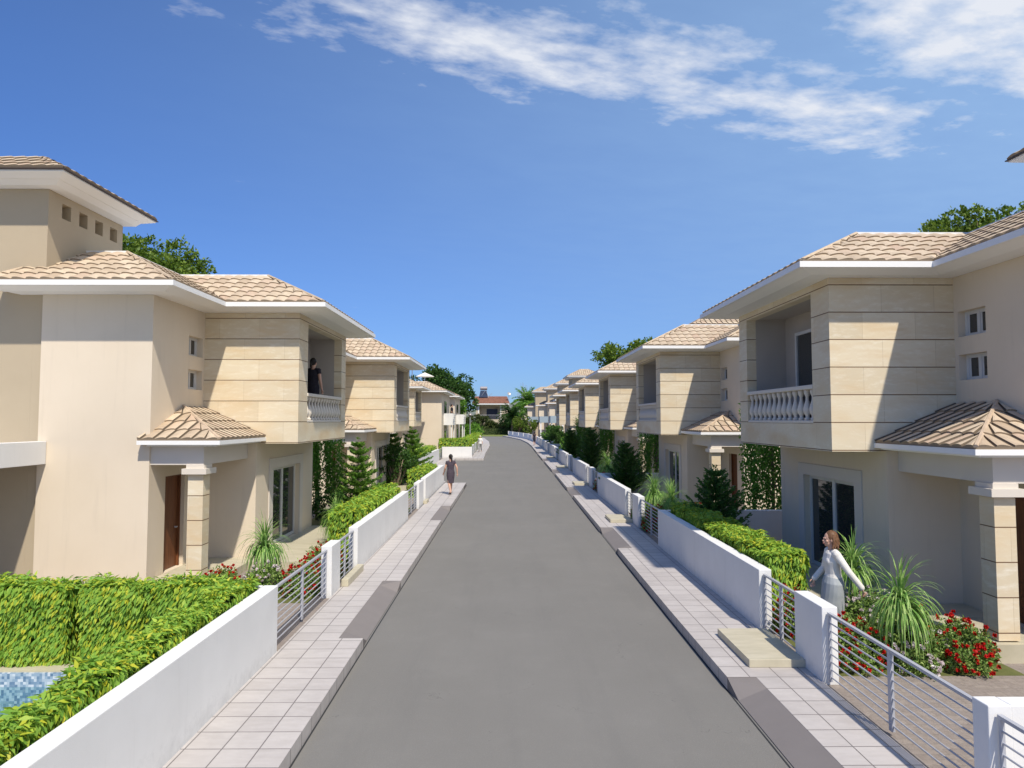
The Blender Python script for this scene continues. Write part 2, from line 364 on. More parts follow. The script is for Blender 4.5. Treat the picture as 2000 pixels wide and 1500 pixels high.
TP = [(0, 0.0), (0.085, 0.0), (0.115, 0.75), (0.26, 1.0), (0.46, 1.0), (0.68, 0.72), (0.86, 0.36), (0.97, 0.12)]
_tid = [0]
def tiles(mb, P0, P1, Q0, Q1, n, tw=0.27, amp=0.036, lip=0.03):
    """tiled slope; P0->P1 lower edge, Q0->Q1 upper edge"""
    P0, P1, Q0, Q1 = map(Vector, (P0, P1, Q0, Q1))
    e = (P1-P0).normalized(); up = (Q0-P0) - e*((Q0-P0).dot(e))
    if up.length < 1e-3: up = (Q1-P0) - e*((Q1-P0).dot(e))
    sl = up.normalized(); nor = e.cross(sl)
    if nor.z < 0: nor = -nor
    if mb.tid is None: mb.tid = []
    L = (P1-P0).length
    for k in range(n):
        v0, v1 = k/n, (k+1)/n
        l0, r0 = P0.lerp(Q0, v0), P1.lerp(Q1, v0); l1, r1 = P0.lerp(Q0, v1), P1.lerp(Q1, v1)
        a0, b0 = (l0-P0).dot(e), (r0-P0).dot(e); a1, b1 = (l1-P0).dot(e), (r1-P0).dot(e)
        s0, s1 = up*v0, up*v1
        us = []
        j = int(math.floor(min(a0, a1)/tw)) - 1
        while j*tw < max(b0, b1)+tw:
            for t, h in TP: us.append(((j+t)*tw, h, j))
            j += 1
        row = []
        for u, h, jj in us:
            ul, uh = min(max(u, a0), b0), min(max(u, a1), b1)
            row.append((ul, uh, h, jj))
        vs = []; fs = []; ids = []
        for ul, uh, h, jj in row:
            vs.append(P0 + e*ul + s0 + nor*(h*amp+lip)); vs.append(P0 + e*uh + s1 + nor*(h*amp+0.004)); vs.append(P0 + e*ul + s0 + nor*(-0.01))
        for i in range(len(row)-1):
            if row[i+1][0]-row[i][0] < 1e-6 and row[i+1][1]-row[i][1] < 1e-6: continue
            a = i*3; b = a+3
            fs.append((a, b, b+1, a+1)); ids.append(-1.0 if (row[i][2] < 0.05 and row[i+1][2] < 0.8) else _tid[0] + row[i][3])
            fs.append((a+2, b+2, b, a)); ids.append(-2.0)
        _tid[0] += 137
        mb.add(vs, fs); mb.tid += ids

def hip(mb, a, b, r=0.032):
    n0 = len(mb.f); A, Bv = Vector(a), Vector(b)
    mb.tube([A.lerp(Bv, i/8)+Vector((0, 0, 0.036)) for i in range(9)], r, 6); mb.tid += [_tid[0]+7.0]*(len(mb.f)-n0)
def inset_rect_poly(pts, d):
    """inset an axis-aligned polygon (counter-clockwise) by d"""
    n = len(pts); out = []
    ar = sum(pts[i][0]*pts[(i+1)%n][1]-pts[(i+1)%n][0]*pts[i][1] for i in range(n))
    sg = 1 if ar > 0 else -1
    for i in range(n):
        p, c, q = Vector(pts[i-1]), Vector(pts[i]), Vector(pts[(i+1)%n])
        a = (c-p).normalized(); b = (q-c).normalized()
        na = Vector((-a.y, a.x))*sg; nb = Vector((-b.y, b.x))*sg
        o = c + (na+nb)*d if abs(a.dot(b)) < 0.5 else c + na*d
        out.append((o.x, o.y))
    return out

def baluster_mb(x, y, z0, z1):
    h = z1-z0; m = MB()
    prof = [(0.058,0),(0.058,0.07),(0.034,0.10),(0.040,0.16),(0.072,0.26),(0.080,0.36),(0.058,0.50),(0.032,0.66),(0.028,0.76),(0.042,0.82),(0.056,0.88),(0.060,0.93),(0.060,1)]
    m.lathe((x, y, z0), [(r, t*h) for r, t in prof], 10)
    return m

# ------------------------------------------------------------ villa
def villa(s, label, loc, group, tower_far=2.7, name='villa'):
    """local +x points away from the street (mirrored by s); y runs along it; origin = bay corner nearest the camera"""
    root = empty(name, label, 'house', loc, 0, group)
    def B(mb, nm, m, parent=root, **k): return mb.build(nm, m, parent, sx=s, recalc=k.pop('recalc', False), **k)
    ET = 5.94
    # ground-floor + wing walls
    w = MB()
    wall(w, 'x', 0.95, 0.2, 0, 4.6, 0.0, 2.9, [(1.1, 3.3, 0.3, 2.25)])
    wall(w, 'y', 0.0, 0.2, 1.15, 2.2, 0.0, 2.9)
    wall(w, 'y', 4.4, 0.2, 1.15, 2.2, 0.0, 2.9)
    B(w, 'ground_floor_wall', M['plaster'])
    w = MB()
    wall(w, 'x', 2.2, 0.2, -2.14, 0.2, 0.0, ET, [(-1.68, -0.83, 0.3, 2.28), (-0.79, -0.1, 4.88, 5.32), (-0.79, -0.1, 4.13, 4.57)])
    wall(w, 'y', -2.34, 0.2, 2.2, 4.4, 0.0, ET)
    w.box(2.42, 4.375, -2.14, 4.6, 0.0, ET)
    B(w, 'wing_wall', M['plaster'])
    w = MB(); w.box(4.376, 9.3, 0.36, 4.6, 0, ET); w.box(1.2, 2.2, 0.25, 4.35, 0.31, 2.88)
    B(w, 'rear_wall', M['plaster'])
    # stone bay
    b = MB()
    wall(b, 'x', 0.0, 0.22, 0.22, 4.38, 2.9, ET, [(0.7, 4.1, 3.38, 5.78)])
    wall(b, 'y', 0.0, 0.22, 0.0, 2.2, 2.9, ET)
    wall(b, 'y', 4.38, 0.22, 0.0, 2.2, 2.9, ET)
    bay = B(b, 'stone_bay', M['stone'])
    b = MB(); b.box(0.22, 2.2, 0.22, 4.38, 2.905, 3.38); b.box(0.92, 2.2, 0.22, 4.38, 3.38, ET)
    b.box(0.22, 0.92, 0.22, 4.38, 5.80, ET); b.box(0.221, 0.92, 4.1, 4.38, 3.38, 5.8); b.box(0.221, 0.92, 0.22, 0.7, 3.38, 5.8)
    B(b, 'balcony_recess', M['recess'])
    # balcony door on the recess back wall
    d = MB(); 
    for (y0, y1) in ((1.5, 1.57), (2.44, 2.5), (3.38, 3.45)): d.box(0.86, 0.918, y0, y1, 3.4, 5.4)
    d.box(0.86, 0.918, 1.57, 3.38, 5.33, 5.4)
    bd = B(d, 'balcony_door', M['frame'])
    d = MB(); d.box(0.895, 0.916, 1.57, 3.38, 3.4, 5.33); B(d, 'pane', M['glass'], bd)
    # balustrade
    r = MB(); r.box(-0.02, 0.16, 0.69, 4.11, 4.02, 4.10); r.box(0.0, 0.14, 0.7, 4.1, 3.385, 3.44)
    rail = B(r, 'balustrade', M['rail_white'], bevel=0.012)
    bme = None
    for k in range(13):
        yy = 0.83 + k*(3.14/12)
        if bme is None:
            bo = baluster_mb(0.07, yy, 3.44, 4.02).build('baluster', M['rail_white'], rail, sx=s, smooth=True); bme = bo; y0_ = yy
        else:
            c = bme.copy(); C.objects.link(c); c.parent = rail; c.location = (0, yy-y0_, 0)
    # sliding door + surround
    t = MB()
    for (y0, y1, z0, z1) in ((0.84, 1.1, 0.3, 2.5), (3.3, 3.56, 0.3, 2.5), (1.1, 3.3, 2.25, 2.5)): t.box(0.92, 0.948, y0, y1, z0, z1)
    sur = B(t, 'door_surround', M['greyplaster'])
    f = MB()
    for (y0, y1) in ((1.1, 1.18), (2.14, 2.26), (3.22, 3.3)): f.box(1.06, 1.12, y0, y1, 0.31, 2.25)
    f.box(1.065, 1.115, 1.18, 3.22, 2.17, 2.245); f.box(1.065, 1.115, 1.18, 3.22, 0.315, 0.39)
    sd = B(f, 'sliding_door', M['frame'])
    for (y0, y1) in ((1.18, 2.14), (2.26, 3.22)):
        g = MB(); g.box(1.085, 1.095, y0, y1, 0.39, 2.17); B(g, 'pane', M['glass'], sd)
    # small windows
    for z0 in (4.88, 4.13):
        f = MB(); y0, y1, z1 = -0.79, -0.10, z0+0.44
        for (a, b_, c, d_) in ((y0, y0+0.06, z0, z1), (y1-0.06, y1, z0, z1), (-0.475, -0.415, z0, z1)): f.box(2.33, 2.38, a, b_, c, d_)
        f.box(2.335, 2.375, y0+0.06, y1-0.06, z0, z0+0.06); f.box(2.335, 2.375, y0+0.06, y1-0.06, z1-0.06, z1)
        # inner casement rims
        for (a, b_) in ((y0+0.06, -0.475), (-0.415, y1-0.06)):
            f.box(2.345, 2.372, a, a+0.035, z0+0.06, z1-0.06); f.box(2.345, 2.372, b_-0.035, b_, z0+0.06, z1-0.06)
        wn = B(f, 'window', M['frame'])
        g = MB(); g.box(2.352, 2.36, y0+0.06, y1-0.06, z0+0.06, z1-0.06); B(g, 'pane', M['glass'], wn)
    # front door
    f = MB(); f.box(2.33, 2.38, -1.64, -0.87, 0.31, 2.24)
    for (a, b_, c, d_) in ((-1.68, -1.64, 0.31, 2.28), (-0.87, -0.83, 0.31, 2.28)): f.box(2.28, 2.39, a, b_, c, d_)
    f.box(2.28, 2.39, -1.64, -0.87, 2.24, 2.28)
    dr = B(f, 'front_door', M['wood'])
    g = MB(); g.tube([(2.33, -0.97, 1.15), (2.27, -0.97, 1.15), (2.27, -1.07, 1.15)], 0.012, 8); B(g, 'handle', M['metal'], dr)
    # eaves: white fascia and stepped soffit
    pts = [(5.2, -3.04), (5.2, 0.05), (9.6, 0.05), (9.6, 5.3), (-0.75, 5.3), (-0.75, -0.6), (1.48, -0.6), (1.48, -3.04)]
    e = MB(); e.prism(pts, 6.00, 6.10); e.frustum(inset_rect_poly(pts, 0.34), 5.942, inset_rect_poly(pts, 0.07), 5.999)
    ev = B(e, 'eaves', M['whitetrim'])
    # tiled skirt roof
    r = MB(); z0, z1 = 6.105, 7.09; n = 6; i_ = 0.07
    ep = [(5.2-i_,-3.04+i_),(1.48+i_,-3.04+i_),(1.48+i_,-0.6+i_),(-0.75+i_,-0.6+i_),(-0.75+i_,5.3-i_),(9.6-i_,5.3-i_),(9.6-i_,0.05+i_),(5.2-i_,0.05+i_)]
    tp = [(4.4,-1.04),(3.48,-1.04),(3.48,1.4),(1.25,1.4),(1.25,3.3),(7.6,3.3),(7.6,1.4),(4.4,1.4)]
    for q in range(8):
        q2 = (q+1) % 8
        tiles(r, (*ep[q], z0), (*ep[q2], z0), (*tp[q], z1), (*tp[q2], z1), n)
    for q in (0, 1, 3, 4, 5): hip(r, (*ep[q], z0), (*tp[q], z1))
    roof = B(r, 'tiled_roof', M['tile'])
    c = MB()
    c.prism(tp, 6.9, 7.15)
    B(c, 'ridge_cap', M['whitetrim'], roof)
    # tower
    TX, T0, T1 = 4.38, -2.30, 0.35
    t = MB(); holes = [(-1.88+0.57*k, -1.59+0.57*k, 7.62, 7.93) for k in range(4)]
    wall(t, 'x', TX, 0.22, T0, T1, 5.0, 8.09, holes); t.box(TX+0.22, 9.4, T0, T1, 0.0, 8.09); t.box(TX, TX+0.219, T0, T1, 0.0, 4.999)
    tw = B(t, 'tower', M['tan'])
    tp = [(3.67, -2.95), (10.1, -2.95), (10.1, 0.62), (3.67, 0.62)]
    t = MB(); t.prism(inset_rect_poly(tp, 0.04), 8.24, 8.265); t.frustum(inset_rect_poly(tp, 0.24), 8.16, inset_rect_poly(tp, 0.04), 8.239); t.frustum([(4.10, -2.52), (9.7, -2.52), (9.7, 0.40), (4.10, 0.40)], 8.095, inset_rect_poly(tp, 0.27), 8.159)
    te = B(t, 'tower_cornice', M['whitetrim'], tw)
    t = MB(); t.prism(tp, 8.266, 8.285); B(t, 'gutter', M['blackmetal'], tw)
    t = MB(); q = [(a, b_, 8.29) for a, b_ in inset_rect_poly(tp, 0.03)]; qt = [(5.0, -1.6, 9.0), (8.8, -1.6, 9.0), (8.8, -0.7, 9.0), (5.0, -0.7, 9.0)]
    for i, j in ((0, 1), (1, 2), (3, 2), (0, 3)): tiles(t, q[i], q[j], qt[i], qt[j], 4)
    tr = B(t, 'tower_roof', M['tile'], tw)
    t = MB(); t.prism([(5.0, -1.6), (8.8, -1.6), (8.8, -0.7), (5.0, -0.7)], 8.85, 9.03); B(t, 'roof_cap', M['whitetrim'], tw)
    # porch
    k = MB(); k.box(1.15, 1.45, -2.30, -2.0, 0.40, 2.36); 
    col = B(k, 'porch_column', M['stone'])
    k = MB(); k.box(1.05, 1.55, -2.40, -1.9, 0.0, 0.37); k.prism([(1.05,-2.4),(1.55,-2.4),(1.55,-1.9),(1.05,-1.9)], 0.3, 0.37); k = MB(); k.box(1.05, 1.55, -2.40, -1.9, 0.0, 0.38)
    B(k, 'column_base', M['terrace'], col)
    k = MB(); k.box(1.06, 1.54, -2.39, -1.91, 2.38, 2.49); k.box(1.12, 1.48, -2.33, -1.97, 2.49, 2.56); k.box(1.16, 1.44, -2.29, -2.01, 2.35, 2.385)
    B(k, 'capital', M['rail_white'], col)
    k = MB(); k.prism([(1.15,-2.30),(2.2,-2.30),(2.2,-2.05),(1.40,-2.05),(1.40,0.0),(1.15,0.0)], 2.56, 2.93)
    B(k, 'porch_beam', M['greyplaster'])
    k = MB(); pp = [(0.73,-2.57),(2.34,-2.57),(2.34,-2.345),(2.198,-2.345),(2.198,-0.002),(0.73,-0.002)]
    k.prism(pp, 2.965, 3.045); k.prism([(0.85,-2.46),(2.198,-2.46),(2.198,-0.002),(0.85,-0.002)], 2.931, 2.966)
    B(k, 'porch_eaves', M['whitetrim'])
    k = MB(); z0, z1 = 3.05, 3.72
    tiles(k, (0.76,-2.54,z0), (2.34,-2.54,z0), (2.185,-1.0,z1), (2.19,-1.0,z1), 4, 0.25)
    tiles(k, (0.76,-2.54,z0), (0.76,-0.01,z0), (2.185,-1.0,z1), (2.185,-0.01,z1), 4, 0.25)
    hip(k, (0.76,-2.54,z0), (2.185,-1.0,z1))
    pr = B(k, 'porch_roof', M['tile'])
    # terrace
    k = MB(); k.prism([(-0.35,-0.5),(-0.35,4.7),(0.95,4.7),(0.95,-0.01),(2.199,-0.01),(2.199,-2.0),(1.56,-2.0),(1.56,-1.85),(0.9,-1.85),(0.9,-0.5)], 0.10, 0.30)
    B(k, 'terrace', M['terrace'])
    return root

LB, RB = -4.83, 5.65
vl = villa(-1, 'nearest villa on the left, under the tan tower with four square niches', (LB, 15.9, 0), 'villas along the left of the street')
vr = villa(1, 'cream villa nearest on the right, behind the woman in the white sweater', (RB, 11.84, 0), 'villas along the right of the street', tower_far=1.75)
dup(vl, 'second villa on the left, between the nearest villa and the side turning', (LB, 29.4, 0))
dup(vl, 'third villa on the left, mostly hidden behind the second, set back at the side turning', (-7.4, 42.0, 0))
dup(vl, 'set-back left villa just before the two balcony houses, parasol standing on its roof', (-7.4, 55.0, 0))
for X, Y, L in ((5.62, 24.86, 'second villa on the right, two grass palms and a dark conifer in front of it'),
                (5.68, 37.3, 'third villa on the right, half hidden by the second one'),
                (5.72, 49.5, 'fourth villa on the right from the near end of the street'),
                (5.72, 61.2, 'fifth villa on the right from the near end of the street'),
                (5.72, 73.8, 'sixth villa on the right, last with a stone bay before the tan tower houses')):
    dup(vr, L, (X, Y, 0))

# carport beside the nearest left villa
cp = empty('carport', 'white flat carport beam against the villa at the left edge', 'carport', (-9.05, 13.55, 0))
k = MB(); k.box(-0.2, 0.0, -7.5, 0.0, 2.58, 3.03); k.build('beam', M['white'], cp, bevel=0.008)
k = MB(); k.box(-4.5, -0.2, -7.5, 0.0, 2.62, 2.74); k.build('slab', M['white'], cp)
k = MB(); k.box(-4.4, -4.1, -7.4, -7.1, 0.1, 2.62); k.build('pillar', M['white'], cp)

# ------------------------------------------------------------ tower houses (right, far) and balcony houses (left, far)
def tower_house(label, loc, w=3.4, d=5.0):
    """local x away from the street; origin street-side near corner of the tall block"""
    r = empty('tower_house', label, 'house', loc, 0, 'tan three-storey houses at the far end')
    k = MB(); k.box(0, w, 0, d, 0, 8.75); k.build('wall', M['tan'], r)
    k = MB(); k.box(-1.5, -0.01, 1.6, d, 0, 5.95); k.build('side_wing', M['plaster'], r)
    tp = [(-0.7, -0.7), (w+0.7, -0.7), (w+0.7, d+0.7), (-0.7, d+0.7)]
    k = MB(); k.prism(tp, 8.93, 9.03); k.prism(inset_rect_poly(tp, 0.25), 8.75, 8.931); k.build('eaves', M['whitetrim'], r)
    k = MB(); q = [(a, b, 9.03) for a, b in tp]; qt = [(1.2, 1.2, 10.0), (w-1.2, 1.2, 10.0), (w-1.2, d-1.2, 10.0), (1.2, d-1.2, 10.0)]
    for i, j in ((0, 1), (1, 2), (3, 2), (0, 3)): tiles(k, q[i], q[j], qt[i], qt[j], 6)
    k.build('tiled_roof', M['tile'], r)
    k = MB(); k.prism([(-2.1, 1.0), (-0.02, 1.0), (-0.02, d+0.5), (-2.1, d+0.5)], 5.95, 6.08); k.build('wing_eaves', M['whitetrim'], r)
    k = MB(); tiles(k, (-2.1,1.0,6.08), (-0.02,1.0,6.08), (-0.4,2.8,6.9), (-0.02,2.8,6.9), 5); tiles(k, (-2.1,1.0,6.08), (-2.1,d+0.5,6.08), (-0.1,2.8,6.9), (-0.1,d+0.5,6.9), 5)
    k.build('wing_roof', M['tile'], r)
    b = MB(); b.box(-1.5, 0.45, -1.0, 0.6, 2.95, 3.10); b.box(-1.5, 0.45, -1.0, -0.9, 3.10, 4.05); b.box(-1.5, -1.4, -0.9, 1.58, 3.10, 4.05); b.build('balcony', M['shadepanel'], r)
    g = MB(); g.box(-1.53, -1.51, 2.3, 3.4, 3.3, 5.3); g.box(-1.53, -1.51, 2.3, 3.4, 0.4, 2.4); g.build('window', M['glass'], r)
    k = MB(); k.box(-1.4, -1.2, -0.9, -0.7, 0, 2.95); k.build('pillar', M['white'], r)
    return r
th = tower_house('tan tower house standing first after the stone-bay villas on the right', (8.4, 87, 0))
dup(th, 'tan tower house with shade-toned grey-blue balcony, second after the stone-bay villas', (8.2, 105, 0))
dup(th, 'tan tower house with balcony, third after the stone-bay villas', (7.4, 122, 0))
dup(th, 'tan tower house farthest down the right side, beside the bright palm', (5.75, 135, 0))

def balcony_house(label, loc, par=False):
    r = empty('balcony_house', label, 'house', loc, 0, 'plaster houses with white balconies on the left')
    k = MB(); k.box(-7.0, 0, 0, 8.6, 0, 5.93); k.build('wall', M['plaster'], r)
    tp = [(-7.6, -0.7), (0.55, -0.7), (0.55, 9.2), (-7.6, 9.2)]
    k = MB(); k.prism(tp, 5.965, 6.08); k.prism(inset_rect_poly(tp, 0.2), 5.93, 5.966); k.build('eaves', M['whitetrim'], r)
    k = MB(); q = [(a, b, 6.085) for a, b in tp]; qt = [(-5.6, 1.3, 7.0), (-1.5, 1.3, 7.0), (-1.5, 7.2, 7.0), (-5.6, 7.2, 7.0)]
    for i, j in ((0, 1), (1, 2), (3, 2), (0, 3)): tiles(k, q[i], q[j], qt[i], qt[j], 6)
    k.build('tiled_roof', M['tile'], r)
    k = MB(); k.box(-5.6, -1.5, 1.3, 7.2, 6.85, 7.04); k.build('roof_terrace', M['whitetrim'], r)
    b = MB(); b.box(0.0, 0.85, 2.2, 5.4, 2.95, 3.12); b.box(0.0, 0.85, 2.1, 2.2, 2.95, 4.05); b.box(0.0, 0.85, 5.4, 5.5, 2.95, 4.05)
    bo = b.build('balcony', M['white'], r)
    rr = MB()
    for z in (3.3, 3.5, 3.7, 3.9, 4.03): rr.tube([(0.82, 2.2, z), (0.82, 5.4, z)], 0.02, 6)
    rr.build('balcony_rail', M['metal'], bo)
    k = MB(); k.tube([(0.7, 2.3, 0.1), (0.7, 2.3, 2.95)], 0.07, 8); k.build('pillar', M['white'], r)
    k = MB(); k.tube([(0.7, 5.2, 0.1), (0.7, 5.2, 2.95)], 0.07, 8); k.build('pillar', M['white'], r)
    g = MB(); g.box(0.005, 0.03, 2.6, 4.9, 3.13, 5.2); g.build('balcony_door', M['glass'], r)
    g = MB(); g.box(0.005, 0.03, 2.6, 4.9, 0.3, 2.4); g.build('ground_floor_door', M['glass'], r)
    return r
bh = balcony_house('plaster house with white balcony and a person in black standing on it', (-5.9, 62.3, 0))
dup(bh, 'plaster house with white balcony partly behind the first balcony house', (-5.7, 75.5, 0))

# ------------------------------------------------------------ ground, road, pavement
g = MB()
for x0, x1, y0, y1 in ((-700, -9.3, -60, 1500), (-4.5, 700, -60, 1500), (-9.3, -4.5, -60, 1.9), (-9.3, -4.5, 9.25, 1500)): g.quad((x0, y0, -0.02), (x1, y0, -0.02), (x1, y1, -0.02), (x0, y1, -0.02))
struct(g.build('terrain', M['terrain']))
rc = [(2.83, -12), (2.83, 12), (2.92, 29.7), (3.0, 42), (3.06, 66), (3.2, 86), (3.1, 99), (2.42, 116), (1.05, 128), (-0.8, 142), (-6, 158)]
lc = [(-2.16, -12), (-2.16, 14), (-2.10, 36.4), (-1.95, 58.4), (-2.05, 67), (-2.1, 87), (-2.65, 104), (-4.0, 124), (-9, 142)]
g = MB(); road = [(3.0, -12), (3.0, 12), (3.05, 42), (3.2, 66), (3.4, 86), (3.3, 99), (2.6, 116), (1.2, 128), (-0.6, 142), (-9, 142.5), (-4.1, 124), (-2.8, 104), (-2.25, 87), (-2.2, 67), (-2.1, 58.9), (-14, 58.9), (-14, 36.0), (-2.25, 36.0), (-2.3, -12)]
g.prism(road, -0.2, 0.0); struct(g.build('road', M['asphalt']))
# grass beyond the road end
g = MB(); g.prism([(-16, 142.6), (14, 142.6), (14, 158), (-16, 158)], -0.1, 0.12); struct(g.build('lawn', M['grass']))

def side_strip(name, curb, s, width, ramps, y0, y1, ext=0.0):
    """raised pavement; curb polyline, s=+1 pavement lies at +x side; ramps list of (ya,yb) kerb cuts"""
    KH = 0.16; mb = MB(); rm = []
    def cx(y):
        for (xa, ya), (xb, yb) in zip(curb, curb[1:]):
            if ya <= y <= yb: return xa + (xb-xa)*(y-ya)/(yb-ya)
        return curb[-1][0]
    ys = sorted({y0, y1, *[p[1] for p in curb if y0 < p[1] < y1], *[v for r in ramps for v in r if y0 < v < y1]})
    inramp = lambda y: any(a < y < b for a, b in ramps)
    IN = 0.37
    for a, b in zip(ys, ys[1:]):
        xa, xb = cx(a), cx(b); m = (a+b)/2
        if not inramp(m):
            mb.prism([(xa, a), (xa+s*width, a), (xb+s*width, b), (xb, b)], -0.1, KH)
        else:
            mb.prism([(xa+s*IN, a), (xa+s*width, a), (xb+s*width, b), (xb+s*IN, b)], -0.1, KH)
    o = struct(mb.build(name, M['sidewalk'], recalc=True))
    for a, b in ramps:
        if a < y0 or b > y1: continue
        r = MB(); fl = 0.36; x0, x1 = cx(a), cx(b)
        # flared ends + slope
        A = (x0, a, KH-0.003); A2 = (x0+s*IN, a, KH-0.003); A3 = (x0+s*0.02, a+fl, 0.012); A4 = (x0+s*IN, a+fl, KH-0.003)
        Bp = (x1, b, KH-0.003); B2 = (x1+s*IN, b, KH-0.003); B3 = (x1+s*0.02, b-fl, 0.012); B4 = (x1+s*IN, b-fl, KH-0.003)
        r.add([A, A2, A4, A3], [(0, 1, 2), (0, 2, 3)]); r.add([A4, B4, B3, A3], [(0, 1, 2, 3)]); r.add([Bp, B2, B4, B3], [(0, 1, 2), (0, 2, 3)])
        zf = -0.05
        r.quad((A[0],A[1],zf), (A3[0],A3[1],zf), A3, A); r.quad((A3[0],A3[1],zf), (B3[0],B3[1],zf), B3, A3); r.quad((B3[0],B3[1],zf), (Bp[0],Bp[1],zf), Bp, B3)
        struct(r.build('kerb_ramp', M['ramp'], recalc=False))
    return o
def ramp_fix(): pass
side_strip('pavement', lc, -1, 1.10, [(10.5, 14.2), (22.6, 26.4)], -12, 36.0)
side_strip('pavement', lc, -1, 1.10, [], 58.4, 141)
side_strip('pavement', rc, 1, 1.15, [(5.2, 8.9), (17.7, 21.1), (30.0, 33.6), (42.2, 45.6), (54.8, 58.2), (67, 70)], -12, 142)
g = MB(); g.box(-5.42, -4.3, 37.0, 58.4, -0.1, 0.16); g.box(-5.42, -3.03, 58.402, 59.7, -0.1, 0.158); g.box(-9, -3.262, 36.002, 37.0, -0.1, 0.158)
struct(g.build('pavement', M['sidewalk']))
# dark joint along the kerbs
for nm, cv, sg in (('kerb_joint', lc[:3], 1), ('kerb_joint', rc[:8], -1)):
    g = MB()
    for (xa, ya), (xb, yb) in zip(cv, cv[1:]):
        g.prism([(xa+sg*0.022, ya), (xb+sg*0.022, yb), (xb+sg*0.004, yb), (xa+sg*0.004, ya)], 0.001, 0.004)
    struct(g.build(nm, mat('tar_joint', (0.03, 0.032, 0.035), 0.8)))

# plots
GZ = 0.13
g = MB(); pts = [(3.97, -12), (3.97, 24), (4.15, 42), (4.21, 66), (4.35, 86), (4.25, 99), (3.57, 116), (2.2, 128), (0.5, 142.4), (60, 142.4), (60, -12)]
g.prism(pts, -0.15, GZ); struct(g.build('garden_ground', M['drive']))
g = MB()
for x0, x1, y0, y1 in ((-60, -9.21, -12, 36.0), (-9.21, -3.262, 9.16, 36.0), (-4.59, -3.262, -12, 9.16), (-9.21, -4.59, -12, 1.99), (-60, -5.422, 37.0, 58.4), (-60, -5.422, 58.4, 142.4)):
    g.box(x0, x1, y0, y1, -0.15, GZ)
g.prism([(-5.422, 59.7), (-3.1, 59.7), (-3.2, 87), (-3.75, 104), (-5.1, 124), (-10.1, 142), (-12, 142), (-5.422, 124)], -0.15, GZ)
struct(g.build('garden_ground', M['drive']))
# planted beds
def bed(x0, x1, y0, y1):
    g = MB(); g.prism([(x0, y0), (x1, y0), (x1, y1), (x0, y1)], GZ-0.01, GZ+0.006); struct(g.build('planting_bed', M['soil']))
bed(4.2, 6.75, 9.0, 11.2); bed(4.2, 5.28, 11.2, 17.9); bed(4.4, 6.2, 20.9, 30); bed(-4.45, -3.47, 14.0, 22.8); bed(-6.0, -3.6, 12.6, 14.0); bed(-6.5, -3.5, 21, 26)
# pool
p = empty('swimming_pool', 'swimming pool with blue mosaic edge behind the near left hedge', 'pool', (-6.9, 5.6, 0))
k = MB()
X0, X1, Y0, Y1 = -2.3, 2.3, -3.6, 3.55
wall(k, 'x', X0, -0.02, Y0, Y1, -1.2, GZ+0.02); wall(k, 'x', X1, 0.02, Y0, Y1, -1.2, GZ+0.02); wall(k, 'y', Y1, 0.02, X0, X1, -1.2, GZ+0.02); wall(k, 'y', Y0, -0.02, X0, X1, -1.2, GZ+0.02)
k.box(X0, X1, Y0, Y1, -1.25, -1.2); k.build('basin', M['mosaic'], p)
k = MB(); k.quad((X0, Y0, -0.03), (X1, Y0, -0.03), (X1, Y1, -0.03), (X0, Y1, -0.03)); k.build('water', M['water'], p)
k = MB(); 
for x0, x1, y0, y1 in ((X0-0.35, X1+0.4, Y1+0.02, Y1+0.42), (X0-0.35, X1+0.4, Y0-0.3, Y0-0.02), (X1+0.02, X1+0.4, Y0-0.02, Y1+0.02), (X0-0.35, X0-0.02, Y0-0.02, Y1+0.02)): k.box(x0, x1, y0, y1, GZ, GZ+0.03)
k.build('coping', M['terrace'], p)

# ------------------------------------------------------------ boundary walls, posts, railings
WT = 1.09
def bwall(label, x0, x1, y0, y1, z1=WT, group='white boundary walls', name='boundary_wall', m='white'):
    k = MB(); k.box(0, abs(x1-x0), 0, abs(y1-y0), 0.05, z1)
    o = k.build(name, M[m], bevel=0.01); o.location = (min(x0, x1), min(y0, y1), 0)
    return tag(o, label, 'wall', group)
def railing(label, x, y0, y1, name='railing', bars=8, z0=0.24, z1=1.03, x2=None):
    """steel railing along y at x (may slant to x2)"""
    x2 = x if x2 is None else x2
    r = empty(name, label, 'railing', (x, y0, 0), math.atan2(-(x2-x), y1-y0), 'steel bar railings and gates'); L = math.hypot(y1-y0, x2-x)
    k = MB(); k.box(-0.022, 0.022, 0, L, z1-0.03, z1); k.build('top_rail', M['metal'], r)
    first = None
    for i in range(bars):
        z = z0 + (z1-0.03-z0)*i/bars
        if first is None:
            k = MB(); k.tube([(0, 0, z), (0, L, z)], 0.0095, 6); first = k.build('bar', M['metal'], r); zf = z
        else:
            c = first.copy(); C.objects.link(c); c.parent = r; c.location = (0, 0, z-zf)
    ups = [0.02, L-0.02] + ([L/2] if L > 1.0 else [L/2])
    for u in ups:
        k = MB(); w = 0.03 if u == L/2 else 0.012; k.box(-0.018, 0.018, u-w, u+w, z0-0.06, z1-0.032); k.build('upright', M['metal'], r)
    return r
